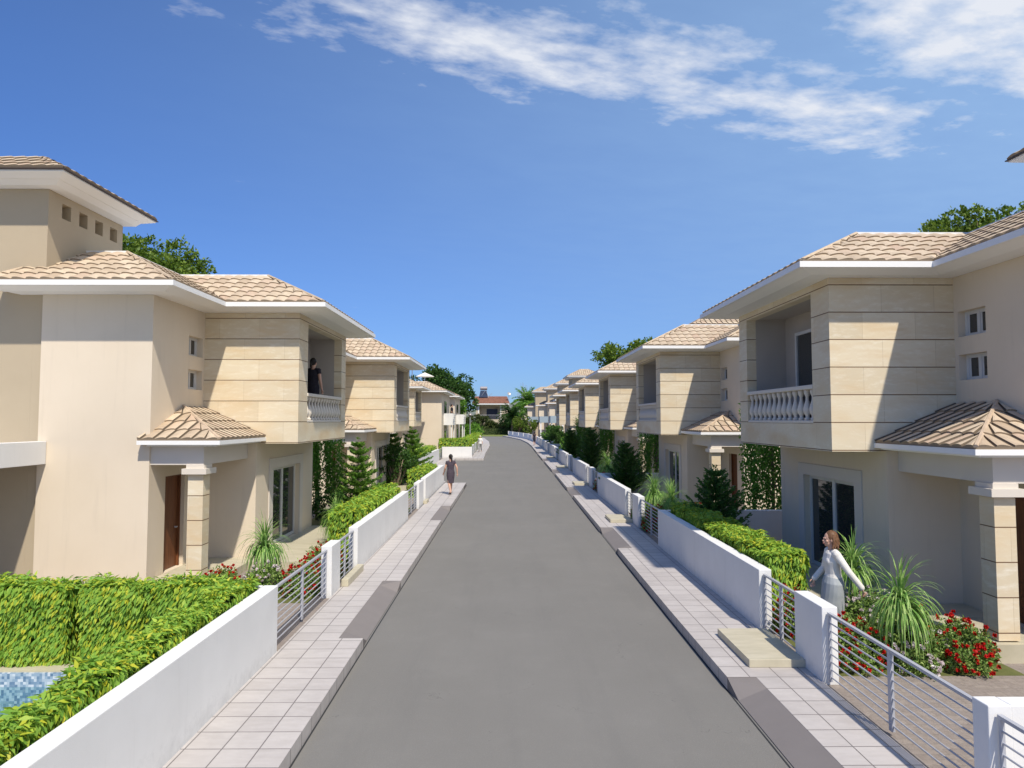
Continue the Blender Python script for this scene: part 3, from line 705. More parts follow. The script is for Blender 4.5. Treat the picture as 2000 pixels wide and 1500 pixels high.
# left
bwall('long white wall in front of the pool hedge, nearest on the left', -3.46, -3.26, -8, 9.92)
bwall('white cross wall behind the bright pool hedge on the left', -9.2, -3.47, 9.81, 9.92)
def post(label, xo, s, y0, y1): return bwall(label, xo, xo+s*0.2, y0, y1, WT, 'white gate posts', 'gate_post')
post('white post between drive railing and small gate of the nearest left villa', -3.26, -1, 12.93, 13.6)
bwall('white wall with hedge and conifer behind, in front of the nearest left villa', -3.46, -3.26, 15.15, 22.9)
post('white post by the second left villa, between its drive railing and small gate', -3.26, -1, 25.7, 27.0)
bwall('white wall beside the walking woman in the dark dress, ending at the side turning', -3.46, -3.26, 27.75, 35.9)
railing('drive railing in front of red roses, nearest left villa', -3.36, 9.94, 12.91)
railing('small gate railing over a beige step, nearest left villa', -3.36, 13.62, 15.13)
railing('drive railing of the second left villa with lawn behind', -3.36, 22.92, 25.68)
railing('short gate railing of the second left villa beside its post', -3.36, 27.02, 27.73)
bwall('white end wall of the second left plot along the side turning', -9, -3.47, 35.7, 35.9)
bwall('long white wall of the set-back plots beyond the side turning', -5.62, -5.42, 40.0, 55.4)
railing('railing at the end of the set-back wall', -5.52, 55.45, 58.9)
bwall('bright white wall facing the viewer under a clipped yellow-green hedge', -5.62, -3.0, 59.75, 59.95)
# island walls and posts
pl = [(-3.02, 60.0), (-3.1, 66.0), (-3.18, 72.0), (-3.2, 79.0), (-3.22, 87.0), (-3.75, 104.0)]
names = ['first', 'second', 'third', 'fourth', 'fifth']
for i, ((xa, ya), (xb, yb)) in enumerate(zip(pl, pl[1:])):
    railing('%s railing beyond the side turning, counted from its corner' % names[i], xa-0.05, ya+0.2 if i else ya, yb-0.15, x2=xb-0.05)
    post('white post at the end of the %s railing beyond the side turning' % names[i], xb, -1, yb-0.14, yb+0.14)
# right
XR = 3.98
bwall('white cross wall at the lower right corner', 4.18, 9.5, 5.75, 5.93)
post('white end post of the cross wall at the lower right corner', XR, 1, 5.74, 5.94)
post('white post at the woman\'s side, between her drive railing and small gate', XR, 1, 8.72, 9.55)
bwall('long white wall in front of a half-shaded hedge, nearest on the right', XR, XR+0.2, 10.87, 18.07)
railing('large drive railing with roses behind, lower right', XR+0.08, 5.96, 8.70)
railing('drive railing at the right picture edge before the cross wall', XR+0.08, 3.0, 5.72)
railing('small gate railing over the stone step, nearest on the right', XR+0.08, 9.57, 10.85)
bwall('shaded cross wall behind the nearest right hedge and conifer', 4.2, 11.5, 17.9, 18.05)
wr = [(21.1, 22.1, 23.4, 30.5, 4.05, 'second'), (33.4, 34.6, 35.9, 42.9, 4.15, 'third'), (45.6, 46.8, 48.4, 55.2, 4.2, 'fourth'), (57.8, 59, 60.4, 67.2, 4.22, 'fifth'), (70, 71.2, 72.5, 79.5, 4.25, 'sixth')]
prev = 18.07; px = XR
for (pa, pb, wa, wb, x, nm) in wr:
    railing('drive railing before the %s villa on the right' % nm, x+0.08, prev+0.02, pa-0.02)
    post('white gate post of the %s villa on the right' % nm, x, 1, pa, pb)
    railing('small gate railing of the %s villa on the right' % nm, x+0.08, pb+0.02, wa-0.02)
    bwall('white wall in front of the %s villa on the right' % nm, x, x+0.2, wa, wb)
    bwall('shaded cross wall beyond the %s villa on the right' % nm, x+0.22, 11.5, wb-0.17, wb-0.02)
    prev = wb
wl = [(4.3, 81.0), (4.36, 86), (4.3, 91), (4.25, 99), (3.95, 107), (3.6, 115), (2.95, 121.5), (2.2, 127.5), (1.2, 135), (0.35, 142)]
cnt = ['first', 'second', 'third', 'fourth', 'fifth', 'sixth', 'seventh', 'eighth', 'ninth']
for i, ((xa, ya), (xb, yb)) in enumerate(zip(wl, wl[1:])):
    L = math.hypot(xb-xa, yb-ya)-0.9; k = MB(); k.box(0, 0.2, 0, L, 0.05, WT); o = k.build('boundary_wall', M['white'], bevel=0.01)
    o.location = (xa, ya, 0); o.rotation_euler = (0, 0, math.atan2(-(xb-xa), yb-ya))
    tag(o, '%s white wall piece of the curve, counted from the sixth right villa' % cnt[i], 'wall', 'white boundary walls')
    # slim post in the gap
    k = MB(); k.box(0, 0.2, 0, 0.2, 0.05, WT+0.03); p2 = k.build('gate_post', M['white'], bevel=0.01); p2.location = (xb-0.02*i*0, yb-0.5, 0)
    tag(p2, 'white post closing the %s gap of the curved wall on the right' % cnt[i], 'post', 'white gate posts')
# stone steps on the pavement
def step(label, x0, x1, y0, y1, z1=0.265):
    k = MB(); k.box(0, x1-x0, 0, y1-y0, 0.161, z1); o = k.build('stone_step', M['terrace'], bevel=0.006); o.location = (x0, y0, 0)
    return tag(o, label, 'step', 'stone steps at the small gates')
step('big beige stone step on the right pavement, nearest', 3.23, 3.979, 9.23, 10.6)
step('narrow beige step at the small gate of the nearest left villa', -3.259, -3.12, 13.7, 15.15, 0.30)
step('narrow beige step at the small gate of the second left villa', -3.259, -3.12, 27.0, 27.75, 0.28)
for (pa, pb, wa, wb, x, nm) in wr[:4]:
    step('beige stone step at the small gate of the %s right villa' % nm, x-0.72, x-0.002, pb-0.1, wa-0.2)

# ------------------------------------------------------------ foliage
def quads_object(name, V, m, parent=None, label=None):
    """V: (n,4,3) array of quads"""
    n = len(V); me = bpy.data.meshes.new(name)
    me.vertices.add(n*4); me.vertices.foreach_set('co', V.reshape(-1).astype(np.float32))
    me.loops.add(n*4); me.loops.foreach_set('vertex_index', np.arange(n*4, dtype=np.int32))
    me.polygons.add(n); me.polygons.foreach_set('loop_start', np.arange(0, n*4, 4, dtype=np.int32)); me.polygons.foreach_set('loop_total', np.full(n, 4, dtype=np.int32))
    me.update(calc_edges=True); me.materials.append(m)
    o = bpy.data.objects.new(name, me); C.objects.link(o)
    if parent: o.parent = parent
    if label: o['label'] = label
    return o
def unit(a): return a/np.maximum(np.linalg.norm(a, axis=-1, keepdims=True), 1e-9)
def leaf_quads(P, D, L, W, fold=0.3, N=None):
    """kite leaves at P along D; returns (n,4,3)"""
    n = len(P); D = unit(D)
    if N is None: N = rng.normal(size=(n, 3))
    S = unit(np.cross(D, N)); U = np.cross(S, D)
    L = np.broadcast_to(np.asarray(L, float), (n,))[:, None]; W = np.broadcast_to(np.asarray(W, float), (n,))[:, None]
    mid = P + D*L*0.42
    a = P; b = mid + S*W*0.5 + U*W*fold; c = P + D*L - U*L*0.12; d = mid - S*W*0.5 + U*W*fold
    return np.stack([a, b, c, d], 1)
def hedge(label, x0, x1, y0, y1, z1, leaf=0.12, dens=900, group='clipped yellow-green hedges', m='hedge', z0=GZ, cat='hedge'):
    w, d, h = x1-x0, y1-y0, z1-z0; cx, cy = (x0+x1)/2, (y0+y1)/2
    r = empty('hedge', label, cat, (cx, cy, 0), 0, group)
    k = MB(); i = 0.07; k.box(-w/2+i, w/2-i, -d/2+i, d/2-i, z0, z1-i); k.build('branches', M['hedgecore'], r)
    Q = []
    def face(n, origin, e1, e2, nor, l1, l2):
        a = rng.random((n, 1)); b = rng.random((n, 1))
        P = origin + a*e1*l1 + b*e2*l2 + nor*rng.uniform(-0.05, 0.045, (n, 1))
        wob = 0.035*np.sin(P[:, :1]*5.1 + P[:, 1:2]*4.3) + 0.03*np.sin(P[:, 2:3]*9 + P[:, 1:2]*7)
        P = P + nor*wob
        if nor[2] > 0.5:
            out = rng.normal(size=(n, 3))*0.7; out[:, 2] = rng.uniform(-0.35, 0.38, n)
            # near the rims the leaves fall outwards
            rx = (P[:, 0]/(w/2)); ry = (P[:, 1]/(d/2)); out[:, 0] += np.sign(rx)*np.abs(rx)**4*0.9; out[:, 1] += np.sign(ry)*np.abs(ry)**12*0.9
            out[:, 1] -= 0.35
            D = out
        else:
            D = nor*rng.uniform(0.15, 0.75, (n, 1)) + np.array([0, 0, -1.0]) + e1*rng.normal(-0.45, 0.35, (n, 1))
        N = nor + rng.normal(size=(n, 3))*0.45
        Lf = leaf*rng.uniform(0.7, 1.3, n)
        Q.append(leaf_quads(P, D, Lf, Lf*0.36, 0.16, N))
    X = np.array([1., 0, 0]); Y = np.array([0, 1., 0]); Z = np.array([0, 0, 1.])
    O = np.array([-w/2, -d/2, z0])
    face(int(dens*w*d*1.15), O+Z*h, X, Y, Z, w, d)
    face(int(dens*w*h), O, X, Z, -Y, w, h); face(int(dens*w*h*0.35), O+Y*d, X, Z, Y, w, h)
    face(int(dens*d*h), O, Y, Z, -X, d, h); face(int(dens*d*h), O+X*w, Y, Z, X, d, h)
    quads_object('foliage', np.concatenate(Q), M[m], r)
    return r
hedge('hedge wall behind the pool, left block at the picture edge', -8.2, -5.93, 9.42, 9.78, 1.22, 0.09, 2600)
hedge('hedge wall behind the pool, right block meeting the pavement hedge', -5.72, -3.52, 9.42, 9.78, 1.22, 0.09, 2600)
hedge('long hedge between the pool and the nearest left white wall', -3.84, -3.555, 2.2, 9.35, 1.18, 0.092, 2800)
hedge('hedge behind the white wall of the nearest left villa', -4.1, -3.55, 16.0, 22.4, 1.30, 0.105, 1100)
hedge('half-shaded hedge behind the nearest right white wall', 4.27, 4.85, 11.2, 17.7, 1.25, 0.092, 2000)
hedge('hedge behind the last wall before the side turning on the left', -4.2, -3.55, 29.5, 34.8, 1.2, 0.14, 300)
hedge('hedge behind the set-back wall beyond the side turning', -6.4, -5.7, 43, 55, 1.35, 0.16, 150)
hedge('clipped hedge above the bright white wall facing the viewer', -5.9, -3.3, 60.1, 61.4, 1.75, 0.16, 260)
hedge('long hedge along the curve beyond the side turning', -4.3, -3.4, 61.6, 92, 1.65, 0.2, 90)

def palm(label, loc, n=190, L=0.72, trunk=0.62, group='grass palms in the front gardens'):
    r = empty('grass_palm', label, 'palm', loc, 0, group)
    k = MB(); k.tube([(0, 0, 0), (0.01, 0.0, trunk*0.35), (-0.01, 0, trunk*0.7), (0, 0, trunk)], [0.06, 0.042, 0.034, 0.03], 9); k.build('trunk', M['bark'], r, smooth=True)
    Q = []; seg = 11
    for i in range(n):
        az = rng.uniform(0, 2*math.pi); el = R(rng.uniform(0, 88))**1.0; l = L*rng.uniform(0.75, 1.15)
        p = np.array([0, 0, trunk-0.02+rng.uniform(-0.06, 0.03)]); d = np.array([math.cos(az)*math.cos(el), math.sin(az)*math.cos(el), math.sin(el)])
        side = np.array([-math.sin(az), math.cos(az), 0]); w = rng.uniform(0.008, 0.0145); ds = l/seg
        prev = None
        for j in range(seg+1):
            ww = w*(1-(j/seg)**2.2)+0.0008
            cur = (p-side*ww, p+side*ww)
            if prev: Q.append([prev[0], prev[1], cur[1], cur[0]])
            prev = cur; p = p+d*ds; d = d+np.array([0, 0, -0.15-0.24*math.cos(el)-0.10*j/seg]); d = d/np.linalg.norm(d)
            d = d+side*rng.normal()*0.02
    Q = np.array(Q); o = quads_object('fronds', Q, M['palm'], r)
    me = o.data; return r
palm('nearest right grass palm, standing over the white flower bush', (5.28, 9.25, GZ), 270, 0.74, 0.86)
palm('grass palm directly behind the woman in white, in front of the sliding door', (5.62, 11.15, GZ), 230, 0.72, 0.90)
pm = palm('nearest left grass palm, between red and white flower bushes', (-4.80, 13.75, GZ), 270, 0.76, 0.78)
for L_, xyz, sc in (('left grass palm beside the small gate and the long hedge', (-4.32, 17.6, GZ), 0.98), ('left one of the grass palm pair before the second right villa', (4.78, 22.2, GZ), 1.15),
                ('right one of the grass palm pair before the second right villa', (5.0, 20.8, GZ), 1.1), ('grass palm before the third right villa', (5.0, 33.8, GZ), 1.3),
                ('small grass palm before the plaster balcony house on the left', (-6.6, 50.5, GZ), 1.6)):
    dup(pm, L_, xyz, rng.uniform(0, 6), sc)

def bush(label, loc, rx, rz, fm, nl=4800, nf=120, leaf=0.045, group='rose bushes', seed=0, ry=None):
    ry = ry or rx
    r = empty('flower_bush', label, 'flower bush', loc, 0, group)
    th = rng.uniform(0, 2*math.pi, nl); u = rng.uniform(0.0, 1, nl); rad = rng.uniform(0.35, 1.0, nl)**0.4
    lump = 1 + 0.13*np.sin(3*th+u*5) + 0.1*np.sin(7*th-u*9)
    ph = np.arccos(u*1.0)
    P = np.stack([rx*rad*lump*np.sin(ph)*np.cos(th), ry*rad*lump*np.sin(ph)*np.sin(th), rz*rad*lump*np.cos(ph)*0.98+0.03], 1)
    D = unit(P)+rng.normal(size=(nl, 3))*0.7
    quads_object('foliage', leaf_quads(P, D, leaf*rng.uniform(0.7, 1.3, nl), leaf*0.6, 0.15, unit(P)+rng.normal(size=(nl, 3))*0.5), M['roseleaf'], r)
    k = MB()
    for i in range(7):
        a = i*0.9; k.tube([(0.02*math.cos(a), 0.02*math.sin(a), 0), (rx*0.35*math.cos(a), rx*0.35*math.sin(a), rz*0.45), (rx*0.55*math.cos(a+.3), rx*0.55*math.sin(a+.3), rz*0.75)], [0.012, 0.009, 0.004], 5)
    k.build('stems', M['bark'], r)
    th = rng.uniform(0, 2*math.pi, nf); u = rng.uniform(0.02, 1, nf); ph = np.arccos(u)
    lump = 1 + 0.13*np.sin(3*th+u*5) + 0.1*np.sin(7*th-u*9)
    F = np.stack([rx*lump*np.sin(ph)*np.cos(th), ry*lump*np.sin(ph)*np.sin(th), rz*lump*np.cos(ph)+0.04], 1)*rng.uniform(0.96, 1.08, (nf, 1))
    k_ = 16; PP = np.repeat(F, k_, 0); dd = unit(rng.normal(size=(nf*k_, 3)))
    Q = leaf_quads(PP, dd, 0.034*rng.uniform(0.8, 1.2, nf*k_), 0.034, 0.25)
    quads_object('blossoms', Q, fm, r)
    return r
bush('red rose bush behind the drive railing, beside the near white post', (4.72, 9.42, GZ), 0.44, 0.55, M['red'])
bush('pale pink-white flower bush under the nearest right grass palm', (5.42, 9.32, GZ), 0.42, 0.55, M['pink'], nf=100)
bush('red rose bush beside the stone porch column on the right', (6.12, 9.35, GZ), 0.42, 0.55, M['red'], nf=150)
bush('red rose bush left of the woman, behind the small gate', (4.55, 10.75, GZ), 0.38, 0.60, M['red'], 3400, 90)
bush('shaded white flower bush just behind the woman', (5.65, 10.85, GZ), 0.48, 0.6, M['pink'], 3800, 80)
bush('red rose bush half hidden behind the white flower bush', (6.05, 10.6, GZ), 0.4, 0.5, M['red'], 3000, 50)
rb1 = bush('small red rose bush left of the nearest left grass palm', (-5.45, 13.3, GZ), 0.40, 0.42, M['red'], 3000, 75)
wb1 = bush('white flower bush under the nearest left grass palm', (-4.62, 13.45, GZ), 0.42, 0.48, M['pink'], 3300, 90)
rb2 = bush('red rose bush behind the left drive railing', (-3.88, 13.2, GZ), 0.38, 0.55, M['red'], 3300, 90)
dup(rb2, 'red rose bush behind the small gate on the left', (-3.85, 14.2, GZ), 1.0)
dup(rb2, 'red rose bush climbing by the start of the second left wall', (-3.95, 14.95, GZ), 2.2, 1.05)
for L_, xyz, sc, src in (('red rose bush behind the drive railing of the second right villa', (4.5, 20.6, GZ), 1.2, rb2), ('white flower bush under the grass palm pair on the right', (5.2, 21.6, GZ), 1.2, wb1),
                    ('red rose bush behind the small gate of the second right villa', (4.5, 22.4, GZ), 1.15, rb2), ('dark red rose bush right of the grass palm pair', (5.9, 21.0, GZ), 1.2, rb2),
                    ('red rose bush behind the drive railing of the third right villa', (4.65, 32.3, GZ), 1.3, rb2)):
    dup(src, L_, xyz, rng.uniform(0, 6), sc)

def conifer(label, loc, H, Rr, m, group, n_br=95, seed=0, spread=0.25):
    r = empty('conifer', label, 'conifer', loc, 0, group)
    k = MB(); k.tube([(0, 0, 0), (0.01, 0, H*0.5), (0, 0, H*0.97)], [0.05, 0.03, 0.006], 8); k.build('trunk', M['bark'], r)
    P = []; D = []; br = MB()
    for i in range(n_br):
        t = 0.10+0.86*((i+0.5)/n_br); tier = round(t*11)/11; z = H*(0.7*tier+0.3*t)
        l = Rr*(1-t)**0.85*rng.uniform(0.5, 1.22)+0.05; az = i*2.4+rng.uniform(-0.3, 0.3); up = spread+0.35*t
        ns = max(6, int(l/0.018)); base = np.array([0, 0, z])
        dr = np.array([math.cos(az), math.sin(az), up*0.35])
        pts = []
        for j in range(ns):
            s = (j+1)/ns; p = base+dr*l*s+np.array([0, 0, l*up*s*s*0.75-0.06*s]); pts.append(p)
            wd = 0.16*(1-s)*min(1, l)+0.03
            for q in range(4):
                off = np.array([-math.sin(az), math.cos(az), 0])*rng.uniform(-wd, wd)*1.3+np.array([0, 0, rng.uniform(-0.04, 0.05)])
                P.append(p+off); sd = 1 if rng.random() < 0.5 else -1
                D.append(dr*rng.uniform(0.4, 1.0)+np.array([-math.sin(az), math.cos(az), 0])*sd*rng.uniform(0, 0.9)+np.array([0, 0, rng.uniform(-0.1, 0.5)]))
        br.tube([base, pts[len(pts)//2], pts[-1]], [0.012, 0.008, 0.003], 4, cap=False)
    br.build('branches', M['bark'], r)
    P = np.array(P); D = np.array(D)
    quads_object('needles', leaf_quads(P, D, 0.075*rng.uniform(0.7, 1.3, len(P))*max(1, H/2.6), 0.034*max(1, H/2.6), 0.1), m, r)
    return r
cf = conifer('light green conifer by the second left villa, behind the long hedge', (-4.75, 22.0, GZ), 2.75, 1.15, M['conifer'], 'conifers in the left gardens', 130)
dup(cf, 'broad conifer just before the side turning, left of the woman in the dark dress', (-4.75, 34.6, GZ), 1.0, 1.08)
dup(cf, 'darker conifer behind the one at the side turning', (-5.9, 35.3, GZ), 2.0, 1.1)
cd = conifer('dark conifer behind the nearest right hedge', (5.15, 16.9, GZ), 2.15, 0.85, M['coniferdark'], 'dark conifers in the right gardens', 190, spread=0.5)
dup(cd, 'dark conifer before the third right villa\'s cross wall', (5.15, 29.6, GZ), 1.4, (1.2, 1.2, 1.1))
dup(cd, 'dark conifer between the third and fourth right villas', (5.2, 42.0, GZ), 2.6, (1.25, 1.25, 1.3))
dup(cd, 'dark conifer between the fourth and fifth right villas', (5.1, 54.5, GZ), 0.6, (1.3, 1.3, 1.2))

def weeping(label, loc, H=3.9, Rr=0.85, group='weeping trees between the villas', n=210):
    r = empty('weeping_tree', label, 'tree', loc, 0, group)
    k = MB(); k.tube([(0, 0, 0), (0.03, 0.02, H*0.4), (-0.02, 0, H*0.8), (0, 0, H)], [0.055, 0.045, 0.03, 0.01], 8); k.build('trunk', M['bark'], r, smooth=True)
    P = []; D = []; br = MB()
    for i in range(n):
        az = rng.uniform(0, 2*math.pi); l = Rr*rng.uniform(0.15, 1.0)**0.6; z = H*rng.uniform(0.35, 1.0); b = np.array([math.cos(az)*l, math.sin(az)*l, z])
        if i % 6 == 0: br.tube([(0, 0, z-0.4), tuple(b*[.6, .6, 1]-np.array([0, 0, 0.05])), tuple(b)], [0.02, 0.012, 0.005], 5)
        h = rng.uniform(0.4, 2.0); m_ = int(h/0.03)
        for j in range(m_):
            p = b-np.array([0, 0, h*j/m_])+rng.normal(size=3)*0.035; P.append(p); d = rng.normal(size=3)*0.6; d[2] -= 0.9; D.append(d)
    P = np.array(P); D = np.array(D); keep = P[:, 2] > 0.55; P = P[keep]; D = D[keep]
    br.build('branches', M['bark'], r)
    quads_object('crown', leaf_quads(P, D, 0.092*rng.uniform(0.7, 1.3, len(P)), 0.055, 0.1), M['birch'], r)
    return r
wt = weeping('weeping tree between the nearest and second right villas', (7.5, 19.3, GZ))
for L_, xyz in (('weeping tree between the second and third right villas', (7.0, 31.8, GZ)), ('weeping tree between the third and fourth right villas', (6.7, 44.0, GZ)),
                ('weeping tree between the fourth and fifth right villas', (6.4, 56.2, GZ)), ('weeping tree between the nearest and second left villas', (-6.3, 22.9, GZ))):
    dup(wt, L_, xyz, rng.uniform(0, 6))

def blob_tree(label, loc, blobs, m, leaf, n, trunk_h=0, name='broadleaf_tree', cat='tree', group=None, tr=0.25, dens=1.0):
    """blobs: (x,y,z,r) clusters that are themselves broken into twigs of leaves"""
    r = empty(name, label, cat, loc, 0, group); P = []; D = []
    k = MB()
    top = max(b[2] for b in blobs)
    if trunk_h: k.tube([(0, 0, 0), (0.05, 0.03, trunk_h*0.5), (0, 0, trunk_h), (0.1, 0, top*0.9)], [tr, tr*0.8, tr*0.6, tr*0.15], 9)
    else: k.tube([(0, 0, 0), (0, 0, top*0.6)], [tr*0.5, tr*0.15], 7)
    for (x, y, z, rr) in blobs:
        k.tube([(0, 0, min(max(trunk_h, 0.05), z*0.8)), (x*0.5, y*0.5, (trunk_h+z)/2*0.95), (x, y, z)], [tr*0.45, tr*0.25, tr*0.06], 6)
        nt = max(6, int(n*rr*rr*dens))
        for t in range(nt):
            d = unit(rng.normal(size=3)); q = rng.uniform(0.25, 1.0)**0.45
            c = np.array([x, y, z])+d*rr*q*np.array([1, 1, 0.85])
            m_ = 14; pp = c+rng.normal(size=(m_, 3))*rr*0.10
            P.append(pp); D.append(d+rng.normal(size=(m_, 3))*0.8)
    k.build('trunk', M['bark'], r, smooth=True)
    P = np.concatenate(P); D = np.concatenate(D); ok = P[:, 2] > 0.02; P = P[ok]; D = D[ok]
    L = leaf*rng.uniform(0.7, 1.3, len(P))
    quads_object('crown', leaf_quads(P, D, L, L*0.6, 0.12), m, r)
    return r
def rblobs(c, r, n, br, seed):
    q = np.random.default_rng(seed); out = []
    for i in range(n):
        d = unit(q.normal(size=3)); s = q.uniform(0.3, 1)**0.5
        out.append((c[0]+d[0]*r[0]*s, c[1]+d[1]*r[1]*s, c[2]+d[2]*r[2]*s, br*q.uniform(0.65, 1.2)))
    return out
T = 'large trees behind the houses'
blob_tree('big tree rising behind the tan tower at left', (-15.4, 31, 0), rblobs((-0.9, 0, 9.6), (2.5, 2.2, 1.6), 28, 1.0, 3) + [(2.2, 0, 9.3, 0.6), (1.2, 0, 10.2, 0.8), (1.7, 0, 9.3, 0.7), (0.4, 0, 10.9, 0.8), (-1.2, 0, 11.3, 0.7)], M['treeleaf'], 0.16, 75, 4.5, group=T)
blob_tree('tree rising behind the roof of the nearest right villa', (17.2, 24.5, 0), rblobs((0, 0, 10.35), (1.6, 1.4, 0.65), 20, 0.6, 5) + [(-1.7, 0, 10.2, 0.45), (-0.7, 0, 10.7, 0.5), (0.9, 0, 10.8, 0.5), (1.6, 0, 10.5, 0.5)], M['treeleaf'], 0.13, 90, 5, group=T)
blob_tree('round tree rising behind the third and fourth right villas', (13.0, 68, 0), rblobs((0, 0, 8.6), (3.8, 3.2, 2.4), 26, 1.3, 8), M['treeleaf'], 0.26, 34, 5, group=T)
blob_tree('wide dark tree behind the balcony houses on the left', (-9.3, 92, 0), rblobs((0, 0, 6.6), (5.0, 3.5, 3.6), 34, 1.5, 9), M['leafdark'], 0.3, 30, 4, group=T)
blob_tree('tall bright green climber tree beyond the balcony houses', (-6.3, 88, 0), rblobs((0, 0, 3.4), (1.0, 1.0, 2.9), 22, 0.7, 12), M['brightleaf'], 0.2, 60, 0.8)
blob_tree('bright green shrub mass at the lamp post on the left', (-5.2, 93, 0), rblobs((0, 0, 1.6), (1.6, 2, 1.3), 16, 0.8, 13), M['brightleaf'], 0.2, 60, 0)
S = 'shrubs in the right gardens'
blob_tree('round yellow-green shrub before the fifth right villa', (5.55, 61.5, 0), rblobs((0, 0, 1.3), (0.8, 0.8, 0.7), 12, 0.55, 21), M['brightleaf'], 0.14, 90, 0, 'shrub', 'shrub', S)
blob_tree('dark shrub right of the yellow-green one', (6.6, 62.5, 0), rblobs((0, 0, 1.3), (0.9, 0.9, 0.8), 12, 0.55, 22), M['leafdark'], 0.14, 90, 0, 'shrub', 'shrub', S)
blob_tree('tall shrub before the sixth right villa', (5.7, 72, 0), rblobs((0, 0, 1.6), (1.0, 1.4, 1.1), 16, 0.6, 23), M['leafdark'], 0.16, 70, 0, 'shrub', 'shrub', S)
blob_tree('mid green shrub beyond the sixth right villa', (5.8, 82, 0), rblobs((0, 0, 1.6), (1.1, 1.6, 1.1), 16, 0.7, 24), M['brightleaf'], 0.18, 60, 0, 'shrub', 'shrub', S)
blob_tree('low shrub beside the first tan tower house', (6.2, 92, 0), rblobs((0, 0, 1.4), (1.3, 1.8, 1.0), 14, 0.7, 25), M['leafdark'], 0.18, 60, 0, 'shrub', 'shrub', S)
S2 = 'young trees behind the curved wall'
blob_tree('grey-green young tree behind the curved wall, left one', (2.6, 137, 0), rblobs((0, 0, 2.7), (1.1, 1.1, 1.4), 16, 0.6, 31), M['treeleaf'], 0.2, 45, 1.2, 'young_tree', 'tree', S2, 0.15)
blob_tree('grey-green young tree behind the curved wall, right one', (4.3, 124, 0), rblobs((0, 0, 2.6), (1.2, 1.2, 1.4), 16, 0.6, 32), M['treeleaf'], 0.2, 45, 1.2, 'young_tree', 'tree', S2, 0.15)
blob_tree('shrub in the left garden behind the side-turning conifers', (-5.3, 33.0, 0), rblobs((0, 0, 1.3), (0.8, 0.9, 0.9), 14, 0.5, 40), M['leafdark'], 0.1, 120, 0, 'shrub', 'shrub')
blob_tree('low dark shrub under the left weeping tree', (-4.9, 21.0, 0), rblobs((0, 0, 0.7), (0.8, 1.4, 0.4), 12, 0.4, 41), M['leafdark'], 0.09, 160, 0, 'shrub', 'shrub')
# date palms at the far end
def date_palm(label, loc, H, L, m, n=46, w=0.16, group='palms at the street end'):
    r = empty('date_palm', label, 'palm', loc, 0, group)
    k = MB(); k.tube([(0, 0, 0), (0.05, 0, H*0.5), (0, 0, H)], [0.28, 0.22, 0.2], 9); k.build('trunk', M['bark'], r)
    P = []; D = []; st = MB()
    for i in range(n):
        az = rng.uniform(0, 6.283); el = R(rng.uniform(-15, 80)); l = L*rng.uniform(0.8, 1.1); p = np.array([0, 0, H]); d = np.array([math.cos(az)*math.cos(el), math.sin(az)*math.cos(el), math.sin(el)])
        side = np.array([-math.sin(az), math.cos(az), 0]); pts = [p]
        for j in range(16):
            p = p+d*l/16; d = d+np.array([0, 0, -0.085]); d = d/np.linalg.norm(d); pts.append(p)
            for sgn in (-1, 1):
                for q in range(2): P.append(p+d*rng.uniform(0, l/16)); D.append(side*sgn+d*0.7+np.array([0, 0, -0.25+rng.normal()*0.15]))
        st.tube([pts[0], pts[8], pts[-1]], [0.03, 0.02, 0.008], 4, cap=False)
    st.build('stalks', m, r); P = np.array(P); D = np.array(D)
    quads_object('fronds', leaf_quads(P, D, L*0.22, 0.05*L/1.5, 0.1), m, r); return r
date_palm('dark bushy palm right of the red-roofed house', (1.2, 152, 0), 4.3, 3.2, M['leafdark'], 70)
date_palm('bright green palm beside the farthest tan tower house', (4.6, 146, 0), 7.0, 3.6, M['brightleaf'], 60)
# bare tree
bt = empty('bare_tree', 'grey leafless tree against the sky at the far end', 'tree', (5.5, 215, 0)); k = MB()
for i in range(46):
    a = rng.uniform(0, 6.28); s = rng.uniform(0.2, 2.6); h = rng.uniform(9, 15.5)
    k.tube([(0, 0, rng.uniform(2, 8)), (math.cos(a)*s*0.7, math.sin(a)*s*0.7, h*0.75), (math.cos(a)*s, math.sin(a)*s, h)], [0.12, 0.06, 0.02], 4)
k.build('branches', mottled('grey_bark', (0.28, 0.26, 0.25), (0.36, 0.34, 0.33), 4), bt); k = MB(); k.tube([(0, 0, 0), (0, 0, 12)], [0.35, 0.1], 8); k.build('trunk', M['bark'], bt)
# olive hedge masses at the road end
for i, (x, y, wdt, hh, L_) in enumerate(((-6.0, 160, 3.6, 4.6, 'taller olive shrub against the left wall of the red-roofed house'), (-8.2, 156, 4.2, 4.2, 'olive shrub mass left of the red-roofed house'), (-3.6, 156.5, 3.2, 3.2, 'olive shrub mass before the left half of the red-roofed house'), (0.0, 157, 3.4, 3.4, 'olive shrub mass before the dark palm'), (5.0, 158, 4.5, 3.4, 'olive shrub mass behind the curved wall'), (-12.5, 158, 5, 5, 'olive shrub mass behind the left lamp post'))):
    blob_tree(L_, (x, y, 0), rblobs((0, 0, hh*0.5), (wdt*0.55, 1.6, hh*0.42), 20, wdt*0.24, 50+i), M['olive'], 0.3, 34/(wdt*0.24), 0, 'shrub', 'shrub', 'shrubs at the street end', 0.2)
hedge('low reddish-brown clipped hedge at the end of the road', -9, 5, 152.6, 153.6, 1.5, 0.25, 60, None, 'olive')
